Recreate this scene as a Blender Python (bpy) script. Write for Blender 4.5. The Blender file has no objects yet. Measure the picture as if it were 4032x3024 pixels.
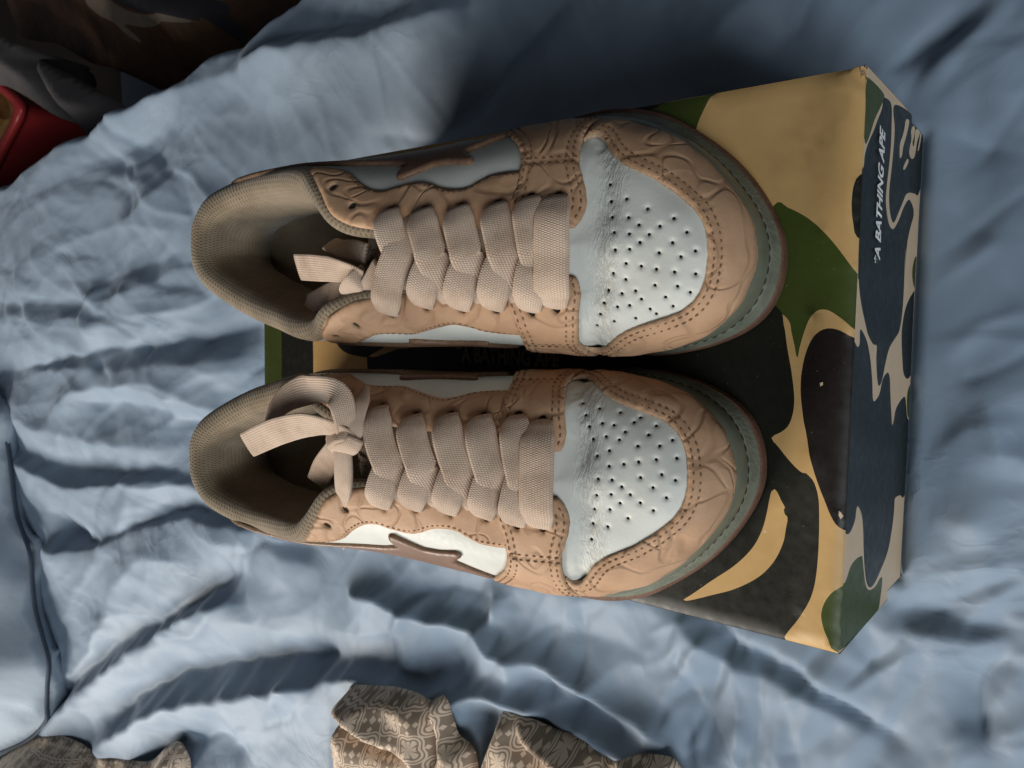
import bpy, bmesh, math, random
import numpy as np
from mathutils import Vector, Matrix
from mathutils.bvhtree import BVHTree
from mathutils.geometry import delaunay_2d_cdt
random.seed(7); rng = np.random.default_rng(7)
SC = bpy.context.scene
COL = SC.collection

# ------------------------------------------------------------------ camera
# world: +X towards the photographer, +Y up in the picture, +Z up; bed at z = 0, box front face at x = 0
CAM_P = np.array([0.0776377, 0.0129020, 0.4155009])
CAM_E = (-0.0602737, 0.6587154, 0.0192402)
F_PX, IW, IH = 3069.5, 4032, 3024
cam_d = bpy.data.cameras.new('camera'); cam = bpy.data.objects.new('camera', cam_d); COL.objects.link(cam)
cam.location = CAM_P; cam.rotation_euler = CAM_E
cam_d.sensor_width = 36.0; cam_d.lens = 36.0 * F_PX / IW
cam_d.clip_start = 0.01; cam_d.clip_end = 50
cam_d.dof.use_dof = True; cam_d.dof.focus_distance = 0.315; cam_d.dof.aperture_fstop = 36.0
SC.camera = cam
CM = np.array(Matrix(cam.rotation_euler.to_matrix()))

# ------------------------------------------------------------------ light (a daylight room)
world = bpy.data.worlds.new('World'); SC.world = world; world.use_nodes = True
bg = world.node_tree.nodes['Background']; bg.inputs[0].default_value = (0.82, 0.88, 1.0, 1); bg.inputs[1].default_value = 0.042
def area_light(name, loc, target, sx, sy, power, color):
    d = bpy.data.lights.new(name, 'AREA'); d.shape = 'RECTANGLE'; d.size = sx; d.size_y = sy
    d.energy = power; d.color = color
    o = bpy.data.objects.new(name, d); COL.objects.link(o); o.location = loc
    o.rotation_euler = (Vector(target) - Vector(loc)).to_track_quat('-Z', 'Y').to_euler()
    return o
area_light('window_light', (-1.25, -1.75, 1.05), (-0.15, 0, 0.08), 1.1, 1.0, 60, (1.0, 0.93, 0.84))
area_light('second_window_light', (1.25, -1.15, 1.30), (0, 0, 0.05), 1.1, 1.1, 32, (0.88, 0.95, 1.0))
SC.view_settings.view_transform = 'Standard'; SC.view_settings.look = 'None'
SC.view_settings.exposure = 0.0; SC.view_settings.gamma = 1.0

# ------------------------------------------------------------------ helpers
BOX_L, BOX_W, BOX_H = 0.36, 0.21341, 0.11264
def ray(px, py):
    return CM @ np.array([(px - IW / 2) / F_PX, -(py - IH / 2) / F_PX, -1.0])
def at(px, py, z):                      # picture point -> world point at height z
    d = ray(px, py); return CAM_P + d * ((z - CAM_P[2]) / d[2])
def atx(px, py, X=0.0):                 # picture point -> world point on the plane x = X
    d = ray(px, py); return CAM_P + d * ((X - CAM_P[0]) / d[0])
def crop(ox, oy, k, L): return [(ox + x * k, oy + y * k) for x, y in L]

def new_obj(name, me, parent=None, mats=()):
    o = bpy.data.objects.new(name, me); COL.objects.link(o)
    for m in mats: me.materials.append(m)
    if parent is not None: o.parent = parent
    return o
def mesh_from(name, V, F, mat_idx=None, uv=None, smooth=True):
    me = bpy.data.meshes.new(name)
    me.from_pydata([tuple(map(float, v)) for v in V], [], [tuple(map(int, f)) for f in F])
    if mat_idx is not None: me.polygons.foreach_set('material_index', np.asarray(mat_idx, dtype=np.int32))
    if smooth: me.polygons.foreach_set('use_smooth', np.ones(len(me.polygons), dtype=bool))
    if uv is not None:
        ul = me.uv_layers.new(name='UVMap')
        li = np.zeros(len(me.loops), dtype=np.int32); me.loops.foreach_get('vertex_index', li)
        ul.data.foreach_set('uv', np.asarray(uv, dtype=np.float32)[li].ravel())
    me.update(); return me
def tag(o, label, cat, group=None):
    o['label'] = label; o['category'] = cat
    if group: o['group'] = group
    return o
def thing(name, label, cat, loc=(0, 0, 0), rz=0.0, group=None):
    o = bpy.data.objects.new(name, None); COL.objects.link(o); o.location = loc; o.rotation_euler = (0, 0, rz)
    o.empty_display_size = 0.02
    return tag(o, label, cat, group)

def smooth01(x): x = np.clip(x, 0, 1); return x * x * (3 - 2 * x)
def hash2(ix, iy, s):
    h = (ix.astype(np.int64) * 374761393 + iy.astype(np.int64) * 668265263 + s * 974634777) & 0x7fffffff
    h = ((h ^ (h >> 13)) * 1274126177) & 0x7fffffff
    return ((h ^ (h >> 16)) & 0xffff) / 65535.0 * 2 * np.pi
def noise2(x, y, s=0):
    x = np.asarray(x, float); y = np.asarray(y, float)
    ix, iy = np.floor(x), np.floor(y); fx, fy = x - ix, y - iy
    def g(dx, dy):
        a = hash2(ix + dx, iy + dy, s); return np.cos(a) * (fx - dx) + np.sin(a) * (fy - dy)
    u = fx ** 3 * (fx * (fx * 6 - 15) + 10); v = fy ** 3 * (fy * (fy * 6 - 15) + 10)
    return ((g(0, 0) * (1 - u) + g(1, 0) * u) * (1 - v) + (g(0, 1) * (1 - u) + g(1, 1) * u) * v) * 1.5
def catmull(P, n, closed):
    P = np.asarray(P, float); N = len(P); out = []
    for i in range(N if closed else N - 1):
        if closed: p0, p1, p2, p3 = P[i - 1], P[i], P[(i + 1) % N], P[(i + 2) % N]
        else: p0, p1, p2, p3 = P[max(i - 1, 0)], P[i], P[i + 1], P[min(i + 2, N - 1)]
        for k in range(n):
            t = k / n
            out.append(.5 * (2 * p1 + (p2 - p0) * t + (2 * p0 - 5 * p1 + 4 * p2 - p3) * t * t + (3 * p1 - p0 - 3 * p2 + p3) * t ** 3))
    if not closed: out.append(P[-1])
    return np.array(out)
def resample(P, n=None, step=None, closed=True):
    P = np.asarray(P, float); Q = np.vstack([P, P[:1]]) if closed else P
    d = np.r_[0, np.cumsum(np.linalg.norm(np.diff(Q, axis=0), axis=1))]
    if n is None: n = max(4, int(round(d[-1] / step)) + (0 if closed else 1))
    t = np.linspace(0, d[-1], n, endpoint=not closed)
    return np.stack([np.interp(t, d, Q[:, k]) for k in range(Q.shape[1])], 1)
def cubic(x, xs, ys):
    xs = np.asarray(xs, float); ys = np.asarray(ys, float); x = np.asarray(x, float); m = np.gradient(ys, xs, axis=0)
    i = np.clip(np.searchsorted(xs, x) - 1, 0, len(xs) - 2)
    h = xs[i + 1] - xs[i]; t = np.clip((x - xs[i]) / h, 0, 1)
    sh = (...,) + (None,) * (ys.ndim - 1); t = t[sh]; h = h[sh]
    return ys[i] * (1 + 2 * t) * (1 - t) ** 2 + m[i] * h * t * (1 - t) ** 2 + ys[i + 1] * t * t * (3 - 2 * t) + m[i + 1] * h * t * t * (t - 1)
def in_poly(p, poly):
    x, y = p[:, 0], p[:, 1]; r = np.zeros(len(p), bool); n = len(poly); j = n - 1
    for i in range(n):
        xi, yi = poly[i]; xj, yj = poly[j]
        if yi != yj:
            c = ((yi > y) != (yj > y)); r ^= c & (x < (xj - xi) * (y - yi) / (yj - yi) + xi)
        j = i
    return r
def dist_poly(p, poly, closed=True):
    a = np.asarray(poly, float); b = np.roll(a, -1, 0)
    if not closed: a, b = a[:-1], b[:-1]
    best = np.full(len(p), 1e9)
    for k in range(len(a)):
        ab = b[k] - a[k]; L = max(ab @ ab, 1e-18)
        t = np.clip(((p - a[k]) @ ab) / L, 0, 1)
        d = np.linalg.norm(p - a[k] - t[:, None] * ab, axis=1)
        np.minimum(best, d, out=best)
    return best
def cdt(boundary, interior, extra_loops=(), open_lines=()):
    """conforming triangulation of a polygon with interior points and extra constraint loops"""
    V = [tuple(p) for p in boundary]; n = len(V); Ed = [(i, (i + 1) % n) for i in range(n)]
    for lp in extra_loops:
        s = len(V); V += [tuple(p) for p in lp]; m = len(lp); Ed += [(s + i, s + (i + 1) % m) for i in range(m)]
    V += [tuple(p) for p in interior]
    ov, oe, of, *_ = delaunay_2d_cdt([Vector((float(a), float(b))) for a, b in V], Ed, [], 0, 1e-7)
    ov = np.array([(v[0], v[1]) for v in ov]); of = np.array([f for f in of if len(f) == 3])
    cen = ov[of].mean(1); keep = in_poly(cen, boundary)
    return ov, of[keep]

# ------------------------------------------------------------------ materials
def mat(name):
    m = bpy.data.materials.new(name); m.use_nodes = True
    nt = m.node_tree; b = nt.nodes['Principled BSDF']; return m, nt, b
def N(nt, t, **kw):
    n = nt.nodes.new(t)
    for k, v in kw.items(): setattr(n, k, v)
    return n
def mth(nt, op, a, b=None, c=None):
    n = N(nt, 'ShaderNodeMath', operation=op)
    for i, v in enumerate((a, b, c)):
        if v is None: continue
        if isinstance(v, (int, float)): n.inputs[i].default_value = v
        else: nt.links.new(v, n.inputs[i])
    return n.outputs[0]
def tex_noise(nt, vec, scale, detail=4, rough=.55, dist=0.0):
    n = N(nt, 'ShaderNodeTexNoise'); n.inputs['Scale'].default_value = scale; n.inputs['Detail'].default_value = detail
    n.inputs['Roughness'].default_value = rough; n.inputs['Distortion'].default_value = dist
    if vec is not None: nt.links.new(vec, n.inputs['Vector'])
    return n.outputs['Fac']
def ramp(nt, fac, stops):
    n = N(nt, 'ShaderNodeValToRGB'); e = n.color_ramp.elements
    while len(e) < len(stops): e.new(0.5)
    for k, (p, c) in enumerate(stops): e[k].position = p; e[k].color = (*c, 1)
    nt.links.new(fac, n.inputs[0]); return n.outputs[0]
def mapr(nt, fac, a, b, c, d):
    n = N(nt, 'ShaderNodeMapRange'); n.clamp = True
    for i, v in enumerate((a, b, c, d)): n.inputs[i + 1].default_value = v
    nt.links.new(fac, n.inputs[0]); return n.outputs[0]
def mixc(nt, fac, a, b, mode='MIX'):
    n = N(nt, 'ShaderNodeMix', data_type='RGBA', blend_type=mode)
    for i, v in ((0, fac), (6, a), (7, b)):
        if isinstance(v, (int, float)): n.inputs[i].default_value = v
        elif isinstance(v, tuple): n.inputs[i].default_value = (*v, 1)
        else: nt.links.new(v, n.inputs[i])
    return n.outputs[2]
def bump(nt, height, strength, distance, normal=None):
    n = N(nt, 'ShaderNodeBump'); n.inputs['Strength'].default_value = strength; n.inputs['Distance'].default_value = distance
    nt.links.new(height, n.inputs['Height'])
    if normal is not None: nt.links.new(normal, n.inputs['Normal'])
    return n.outputs[0]
def objc(nt): return N(nt, 'ShaderNodeTexCoord').outputs['Object']
def uvc(nt): return N(nt, 'ShaderNodeTexCoord').outputs['UV']
def setb(nt, b, color=None, rough=None, normal=None, spec=None, sheen=None):
    if color is not None:
        if isinstance(color, tuple): b.inputs['Base Color'].default_value = (*color, 1)
        else: nt.links.new(color, b.inputs['Base Color'])
    if rough is not None:
        if isinstance(rough, (int, float)): b.inputs['Roughness'].default_value = rough
        else: nt.links.new(rough, b.inputs['Roughness'])
    if normal is not None: nt.links.new(normal, b.inputs['Normal'])
    if spec is not None: b.inputs['Specular IOR Level'].default_value = spec
    if sheen is not None: b.inputs['Sheen Weight'].default_value = sheen; b.inputs['Sheen Roughness'].default_value = .4

def m_tan_leather():
    m, nt, b = mat('tan_embossed_leather'); o = objc(nt)
    base = ramp(nt, tex_noise(nt, o, 38, 5, .6), [(.25, (.35, .20, .11)), (.55, (.465, .28, .165)), (.8, (.53, .335, .205))])
    # embossed contour lines of a camouflage drawing
    n1 = tex_noise(nt, o, 52, 0.3, .3, .5)
    l1 = mth(nt, 'ABSOLUTE', mth(nt, 'SUBTRACT', n1, .50)); g1 = mapr(nt, l1, .008, .050, 0, 1)
    n2 = tex_noise(nt, o, 47, 0.3, .3, .9)
    l2 = mth(nt, 'ABSOLUTE', mth(nt, 'SUBTRACT', n2, .56)); g2 = mapr(nt, l2, .008, .045, 0, 1)
    g = mth(nt, 'MULTIPLY', g1, g2)
    fine = tex_noise(nt, o, 700, 4, .65)
    col = mixc(nt, mapr(nt, g, 0, 1, .15, 0), base, (.22, .105, .045))
    nb = bump(nt, g, .55, .0008); nb = bump(nt, fine, .45, .00025, nb)
    setb(nt, b, col, mapr(nt, fine, .3, .7, .52, .68), nb, .30); return m
def m_white_leather(name='white_leather', crease=False):
    m, nt, b = mat(name); o = objc(nt)
    base = ramp(nt, tex_noise(nt, o, 26, 5, .6), [(.25, (.50, .495, .445)), (.5, (.59, .585, .53)), (.8, (.625, .62, .565))])
    v = N(nt, 'ShaderNodeTexVoronoi'); v.inputs['Scale'].default_value = 750; nt.links.new(o, v.inputs['Vector'])
    fine = tex_noise(nt, o, 420, 4, .6)
    dirt = tex_noise(nt, o, 90, 5, .7)
    col = mixc(nt, mapr(nt, dirt, .60, .78, 0, .35), base, (.40, .36, .27))
    nb = bump(nt, v.outputs['Distance'], .10, .0002); nb = bump(nt, fine, .25, .0002, nb)
    if crease:      # flex wrinkles across the ball of the foot
        sep = N(nt, 'ShaderNodeSeparateXYZ'); nt.links.new(o, sep.inputs[0])
        wy = mth(nt, 'MULTIPLY', sep.outputs[1], 120); wob = tex_noise(nt, o, 90, 2, .5)
        wx = mth(nt, 'ADD', mth(nt, 'MULTIPLY', sep.outputs[0], 760), mth(nt, 'MULTIPLY', wob, 3.2))
        cmb = N(nt, 'ShaderNodeCombineXYZ'); nt.links.new(wx, cmb.inputs[0]); nt.links.new(wy, cmb.inputs[1])
        cr = tex_noise(nt, cmb.outputs[0], 1.0, 3, .65)
        line = mapr(nt, mth(nt, 'ABSOLUTE', mth(nt, 'SUBTRACT', cr, .5)), 0, .10, 0, 1)
        yy = mth(nt, 'ADD', mth(nt, 'ABSOLUTE', sep.outputs[1]), -.010)
        cx = mth(nt, 'SUBTRACT', .2475, mth(nt, 'MULTIPLY', mth(nt, 'MULTIPLY', yy, yy), 4.2))
        u = mth(nt, 'DIVIDE', mth(nt, 'SUBTRACT', sep.outputs[0], cx), .0048)
        msk = mth(nt, 'POWER', 2.718, mth(nt, 'MULTIPLY', mth(nt, 'MULTIPLY', u, u), -1.0))
        inv = mth(nt, 'MULTIPLY', mth(nt, 'SUBTRACT', 1.0, line), msk)
        nb = bump(nt, mth(nt, 'MULTIPLY', inv, -1.0), .55, .0006, nb)
        col = mixc(nt, mapr(nt, inv, .3, 1, 0, .30), col, (.36, .33, .26))
        edge_d = mapr(nt, mth(nt, 'ABSOLUTE', mth(nt, 'ADD', mth(nt, 'ABSOLUTE', sep.outputs[1]), -.046)), 0, .014, 1, 0)
        col = mixc(nt, mth(nt, 'MULTIPLY', mth(nt, 'MULTIPLY', edge_d, msk), mapr(nt, tex_noise(nt, o, 160, 4, .6), .4, .7, 0, .6)), col, (.33, .27, .17))
    setb(nt, b, col, mapr(nt, fine, .3, .7, .42, .56), nb, .35); return m
def m_simple(name, c1, c2, scale, rough, bstr=.3, bdist=.0003, bscale=400, spec=.3):
    m, nt, b = mat(name); o = objc(nt)
    col = ramp(nt, tex_noise(nt, o, scale, 5, .6), [(.3, c1), (.7, c2)])
    fine = tex_noise(nt, o, bscale, 4, .6)
    setb(nt, b, col, mapr(nt, fine, .3, .7, rough - .06, rough + .06), bump(nt, fine, bstr, bdist), spec); return m
def m_lace():
    m, nt, b = mat('woven_lace'); uv = uvc(nt)
    sep = N(nt, 'ShaderNodeSeparateXYZ'); nt.links.new(uv, sep.inputs[0]); u, v = sep.outputs[0], sep.outputs[1]
    P = 2 * math.pi / .00084
    row = mth(nt, 'MULTIPLY', v, P * .8)
    rowi = mth(nt, 'FLOOR', mth(nt, 'DIVIDE', row, 2 * math.pi))
    zig = mth(nt, 'ADD', mth(nt, 'MULTIPLY', u, P), mth(nt, 'MULTIPLY', rowi, math.pi))
    hgt = mth(nt, 'MULTIPLY', mth(nt, 'ABSOLUTE', mth(nt, 'SINE', mth(nt, 'MULTIPLY', zig, .5))), mth(nt, 'ABSOLUTE', mth(nt, 'SINE', mth(nt, 'MULTIPLY', row, .5))))
    o = objc(nt)
    base = ramp(nt, tex_noise(nt, o, 60, 4, .65), [(.3, (.43, .31, .225)), (.52, (.58, .435, .33)), (.75, (.66, .51, .395))])
    col = mixc(nt, mapr(nt, hgt, 0, .55, .45, 0), base, (.30, .20, .135))
    nb = bump(nt, hgt, .6, .0004)
    setb(nt, b, col, .85, nb, .15, .15); return m
def m_lining():
    m, nt, b = mat('collar_mesh_textile'); uv = uvc(nt)
    sep = N(nt, 'ShaderNodeSeparateXYZ'); nt.links.new(uv, sep.inputs[0]); u, v = sep.outputs[0], sep.outputs[1]
    P = 2 * math.pi / .0024
    row = mth(nt, 'MULTIPLY', v, P * 1.1); rowi = mth(nt, 'FLOOR', mth(nt, 'DIVIDE', row, 2 * math.pi))
    zig = mth(nt, 'ADD', mth(nt, 'MULTIPLY', u, P), mth(nt, 'MULTIPLY', rowi, math.pi))
    hgt = mth(nt, 'SUBTRACT', 1.0, mth(nt, 'MULTIPLY', mth(nt, 'MAXIMUM', mth(nt, 'SINE', zig), 0.0), mth(nt, 'ABSOLUTE', mth(nt, 'SINE', mth(nt, 'MULTIPLY', row, .5)))))
    o = objc(nt)
    base = ramp(nt, tex_noise(nt, o, 45, 4, .65), [(.3, (.15, .115, .076)), (.55, (.235, .182, .122)), (.8, (.30, .235, .16))])
    col = mixc(nt, mapr(nt, hgt, .2, .75, .62, 0), base, (.10, .07, .042))
    setb(nt, b, col, .9, bump(nt, hgt, .55, .0007), .1, .2); return m
def m_rubber_pebble():
    m, nt, b = mat('pebbled_rubber'); o = objc(nt)
    v = N(nt, 'ShaderNodeTexVoronoi'); v.inputs['Scale'].default_value = 620; nt.links.new(o, v.inputs['Vector'])
    col = ramp(nt, tex_noise(nt, o, 120, 4, .6), [(.3, (.12, .125, .09)), (.7, (.19, .20, .15))])
    setb(nt, b, col, .62, bump(nt, v.outputs['Distance'], .45, .0004), .3); return m
def m_ink(name, c, c2=None, rough=.42, spec=.32):
    m, nt, b = mat(name); o = objc(nt); c2 = c2 or tuple(x * 1.18 for x in c)
    col = ramp(nt, tex_noise(nt, o, 30, 5, .6), [(.3, c), (.7, c2)])
    scuff = tex_noise(nt, o, 900, 2, .5)
    col = mixc(nt, mapr(nt, scuff, .755, .77, 0, .35), col, (.55, .42, .25))
    fine = tex_noise(nt, o, 240, 4, .6); big = tex_noise(nt, o, 22, 3, .5)
    nb = bump(nt, fine, .12, .0003); nb = bump(nt, big, .3, .004, nb)
    setb(nt, b, col, mapr(nt, fine, .3, .7, rough - .06, rough + .08), nb, spec); return m
def m_duvet():
    m, nt, b = mat('blue_grey_cotton_sateen'); o = objc(nt)
    base = ramp(nt, tex_noise(nt, o, 9, 5, .6), [(.3, (.20, .26, .335)), (.7, (.245, .31, .39))])
    sep = N(nt, 'ShaderNodeSeparateXYZ'); nt.links.new(o, sep.inputs[0])
    w = mth(nt, 'MULTIPLY', mth(nt, 'SINE', mth(nt, 'MULTIPLY', sep.outputs[0], 5200)), mth(nt, 'SINE', mth(nt, 'MULTIPLY', sep.outputs[1], 5200)))
    cr = tex_noise(nt, o, 40, 4, .55, .3); cr2 = tex_noise(nt, o, 14, 4, .5, .5)
    wr = tex_noise(nt, o, 11, 3, .5, .7); wm = mapr(nt, tex_noise(nt, o, 5, 2, .5), .42, .62, 0, 1)
    wl_ = mth(nt, 'MULTIPLY', mapr(nt, mth(nt, 'ABSOLUTE', mth(nt, 'SUBTRACT', wr, .5)), 0, .09, 1, 0), wm)
    wr2 = tex_noise(nt, o, 27, 3, .5, .9); wl2 = mth(nt, 'MULTIPLY', mapr(nt, mth(nt, 'ABSOLUTE', mth(nt, 'SUBTRACT', wr2, .48)), 0, .08, 1, 0), mapr(nt, tex_noise(nt, o, 7, 2, .5), .45, .65, 0, 1))
    nb = bump(nt, wl_, .28, .0018); nb = bump(nt, wl2, .25, .0008, nb); nb = bump(nt, cr2, .14, .006, nb); nb = bump(nt, cr, .10, .0016, nb); nb = bump(nt, w, .08, .0002, nb)
    setb(nt, b, base, .55, nb, .30, .12); b.inputs['Sheen Tint'].default_value = (.75, .85, 1, 1); return m
M_TAN = m_tan_leather(); M_WHITE = m_white_leather(); M_VAMP = m_white_leather('white_creased_leather', True); M_LACE = m_lace(); M_LINING = m_lining(); M_PEBBLE = m_rubber_pebble()
M_EDGE = m_simple('raw_leather_edge', (.26, .16, .09), (.52, .37, .24), 700, .9, .8, .0006, 1500)
M_EDGE2 = m_simple('raw_brown_edge', (.12, .07, .04), (.24, .15, .09), 700, .9, .8, .0006, 1500)
M_STAR = m_simple('brown_leather', (.15, .080, .048), (.21, .115, .072), 60, .42, .25, .0002, 700, .4)
M_BEAD = m_simple('grey_green_rubber', (.115, .122, .085), (.17, .18, .13), 50, .36, .15, .0003, 260, .45)
M_GUM = m_simple('brown_gum_rubber', (.095, .045, .028), (.15, .078, .050), 140, .60, .7, .0006, 500)
M_THREAD = m_simple('dark_thread', (.15, .080, .042), (.22, .125, .07), 300, .9)
M_THREAD_TAN = m_simple('tan_thread', (.34, .20, .10), (.44, .27, .15), 300, .9)
M_DARK = m_simple('dark_inside', (.03, .022, .015), (.05, .038, .026), 60, .95)
M_INSOLE = m_simple('insole_cloth', (.16, .12, .08), (.22, .17, .11), 60, .95, .6, .0006, 900)
INK_BEIGE = m_ink('beige_print', (.49, .30, .115), (.56, .35, .145))
INK_GREEN = m_ink('green_print', (.042, .058, .010))
INK_BLACK = m_ink('black_green_print', (.008, .0085, .005), (.011, .011, .007))
INK_BROWN = m_ink('dark_brown_print', (.010, .0068, .0058), (.014, .0095, .008))
INK_DARK_SKYLIT = m_ink('dark_print_sky_tinted', (.014, .018, .0175), (.018, .023, .022), .40, .22)  # the lid's dark print on the front, reflected blue sky put into the colour
INK_WHITE = m_ink('white_print', (.78, .76, .72))
INK_TONE = m_ink('dark_lettering_print', (.24, .175, .13), (.27, .20, .15))
INK_BEIGE_SKYLIT_CHIPS = m_ink('skylit_beige_and_chip_print', (.58, .43, .28), (.64, .48, .32))  # beige print with cool front light mixed into the colour; also chips and strokes
M_CARD = m_simple('torn_card', (.40, .30, .19), (.58, .46, .32), 300, .95, .6, .0006, 900)
M_DUVET = m_duvet()

# ------------------------------------------------------------------ duvet (bed cover), a height field with folds
K3 = 1300 / 2106; K2 = 1200 / 1531; K4 = 1500 / 2212; K5 = 1432 / 2212
def fold(pts, h, wl, wr=None, end=.05):
    """pts: fold line as world xy; h height (negative = furrow); wl / wr widths on either side"""
    return (resample(catmull(np.array(pts), 8, False), step=.012, closed=False), h, wl, wr or wl, end)
def W(L, z=0.0): return [at(x, y, z)[:2] for x, y in L]
def c2(L): return W(crop(0, 700, K2, L))
def c3(L): return W(crop(0, 2000, K3, L))
def c4(L): return W(crop(1200, 2300, K4, L))
def c5(L): return W(crop(2600, 2300, K5, L))
FOLDS = [
 # left, behind the heels
 fold(c2([(0, 720), (250, 690), (480, 700), (640, 640), (820, 520), (1010, 420)]), .020, .055, .05, .12),
 fold(c2([(-40, 640), (250, 640), (480, 640), (560, 560), (700, 480), (1000, 370)]), -.016, .022, .035, .1),
 fold(c2([(0, 1000), (300, 930), (590, 870), (900, 835), (1330, 735)]), -.020, .016, .022, .06),
 fold(c2([(590, 560), (520, 690), (590, 840)]), .014, .02, .02, .03),
 fold(c2([(100, 960), (400, 960), (700, 960), (1000, 930), (1300, 900)]), .014, .03, .03, .08),
 fold(c2([(330, 1200), (480, 1085), (700, 1050), (1000, 1130), (1250, 1200)]), .020, .020, .028, .06),
 fold(c2([(480, 1120), (800, 1140), (1080, 1290), (1300, 1330)]), -.020, .022, .03, .06),
 fold(c2([(520, 890), (690, 1030)]), -.008, .012, .012, .03),
 fold(c2([(60, 1280), (300, 1430), (520, 1470), (900, 1480), (1150, 1570)]), -.024, .022, .03, .08),
 fold(c2([(-20, 1260), (160, 1400), (320, 1500), (500, 1545), (900, 1510), (1250, 1680)]), .026, .022, .028, .08),
 fold(c2([(100, 1150), (300, 1250), (600, 1330), (1000, 1380)]), .014, .03, .03, .1),
 # lower left fan of folds
 fold(c3([(360, 20), (600, 215), (900, 130), (1150, 20), (1500, 35), (1850, 140)]), -.030, .018, .03, .06),
 fold(c3([(330, 240), (620, 260), (900, 150), (1180, 60), (1500, 90), (1950, 210)]), .028, .016, .035, .06),
 fold(c3([(1250, 150), (1600, 220), (2100, 400)]), .012, .03, .03, .06),
 fold(c3([(1500, 300), (1800, 210), (2100, 330)]), -.012, .02, .02, .05),
 fold(c3([(730, 680), (900, 400), (1100, 290), (1280, 380)]), .010, .02, .025, .05),
 fold(c3([(330, 1280), (700, 920), (1100, 700), (1480, 450), (1650, 440)]), -.028, .020, .022, .06),
 fold(c3([(280, 1230), (480, 1070), (620, 900), (780, 650)]), .016, .016, .02, .05),
 fold(c3([(360, 1430), (600, 1180), (900, 920), (1200, 720), (1620, 550)]), .028, .020, .030, .06),
 fold(c3([(720, 1400), (900, 1180), (1200, 1060), (1700, 980), (2150, 980)]), -.030, .022, .026, .08),
 fold(c3([(660, 1540), (900, 1370), (1150, 1250), (1500, 1190), (2100, 1090)]), .030, .018, .030, .08),
 fold(c3([(900, 1640), (1300, 1480), (1600, 1620)]), -.028, .03, .03, .06),
 fold(c3([(100, 200), (330, 220), (420, 120)]), -.012, .02, .02, .04),
 # lower centre
 fold(c4([(250, 20), (500, 70), (700, 170), (1040, 262), (1085, 345), (1140, 395), (1310, 425), (1600, 560), (1900, 750), (2230, 950)]), .018, .011, .022, .03),
 fold(c4([(1080, -20), (1130, 120), (1090, 260)]), .010, .010, .010, .02),
 fold(c4([(-60, 480), (150, 440), (400, 450), (700, 560), (850, 470), (980, 330)]), -.013, .022, .022, .04),
 fold(c4([(-100, 600), (120, 545), (300, 530), (500, 575), (720, 640), (830, 590), (930, 510)]), .018, .010, .024, .03),
 fold(c4([(1220, 450), (1500, 600), (1800, 760), (2100, 940)]), -.014, .016, .014, .04),
 fold(c4([(850, 640), (1180, 655), (1600, 800), (1900, 930), (2150, 1030)]), .018, .010, .018, .03),
 fold(c4([(950, 760), (1300, 800), (1700, 950)]), -.012, .018, .018, .04),
 fold(c4([(600, 60), (900, 150), (1060, 100)]), -.005, .020, .020, .04),
 fold(c4([(1250, 150), (1650, 300), (2100, 400)]), -.007, .03, .03, .06),
 fold(c4([(1200, 40), (1700, 90), (2150, 180)]), .006, .02, .03, .05),
 # lower right
 fold(c5([(-60, 60), (200, 160), (500, 370), (900, 600), (1220, 820), (1560, 1040)]), -.009, .007, .009, .05),
 fold(c5([(-40, 160), (250, 330), (500, 480), (900, 690), (1200, 880), (1400, 1020)]), .008, .012, .018, .05),
 fold(c5([(250, 150), (620, 400), (950, 560), (1300, 800)]), .006, .012, .012, .04),
 fold(c5([(2150, 400), (2010, 540), (1960, 800), (2010, 1010)]), -.009, .008, .010, .02),
 fold(c5([(2190, 330), (2120, 290), (1900, 330), (1500, 290), (1230, 260)]), .007, .010, .018, .03),
 fold(c5([(2080, 640), (2160, 500)]), .005, .006, .006, .015),
 fold(c5([(1300, 200), (1600, 180), (2000, 250), (2250, 300)]), -.010, .016, .012, .03),
 # right of the box
 fold(W([(3460, 330), (3580, 235), (3760, 110), (3900, -40)]), -.011, .012, .016, .03),
 fold(W([(3560, 380), (3700, 260), (3850, 150), (4000, -40)]), .010, .014, .020, .03),
 fold(W([(3640, 480), (3800, 545), (4100, 620)]), -.006, .010, .014, .03),
 fold(W([(3600, 800), (3760, 830), (3950, 960)]), -.004, .010, .012, .03),
 fold(W([(3660, 1480), (3850, 1530), (3920, 1700), (3960, 1900)]), .003, .006, .006, .02),
 fold(W([(3640, 2080), (3760, 2010), (3900, 2150)]), .004, .012, .012, .02),
 fold(W([(3620, 1900), (3800, 1700), (4050, 1650)]), .003, .006, .010, .02),
 # beyond the box, towards the bed edge
 fold(W([(1180, 880), (1500, 640), (1740, 470), (1950, 210), (2250, -20)]), -.018, .020, .020, .06),
 fold(W([(950, 270), (1300, 190), (1650, 110), (1950, -10)]), .022, .025, .03, .08),
 fold(W([(1000, 150), (1500, 80), (1700, 0)]), -.016, .02, .02, .06),
 fold(W([(350, 470), (700, 370), (1050, 260), (1400, 210)]), .016, .03, .03, .1),
 fold(W([(300, 700), (560, 560), (760, 480)]), -.012, .03, .03, .08),
 fold(W([(480, 950), (620, 800), (720, 660)]), .010, .02, .03, .06),
 fold(W([(2950, 340), (3080, 160), (3220, 0)]), -.010, .02, .02, .04),
 fold(W([(2700, 340), (2960, 60), (3100, -60)]), .014, .03, .03, .05),
]
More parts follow.
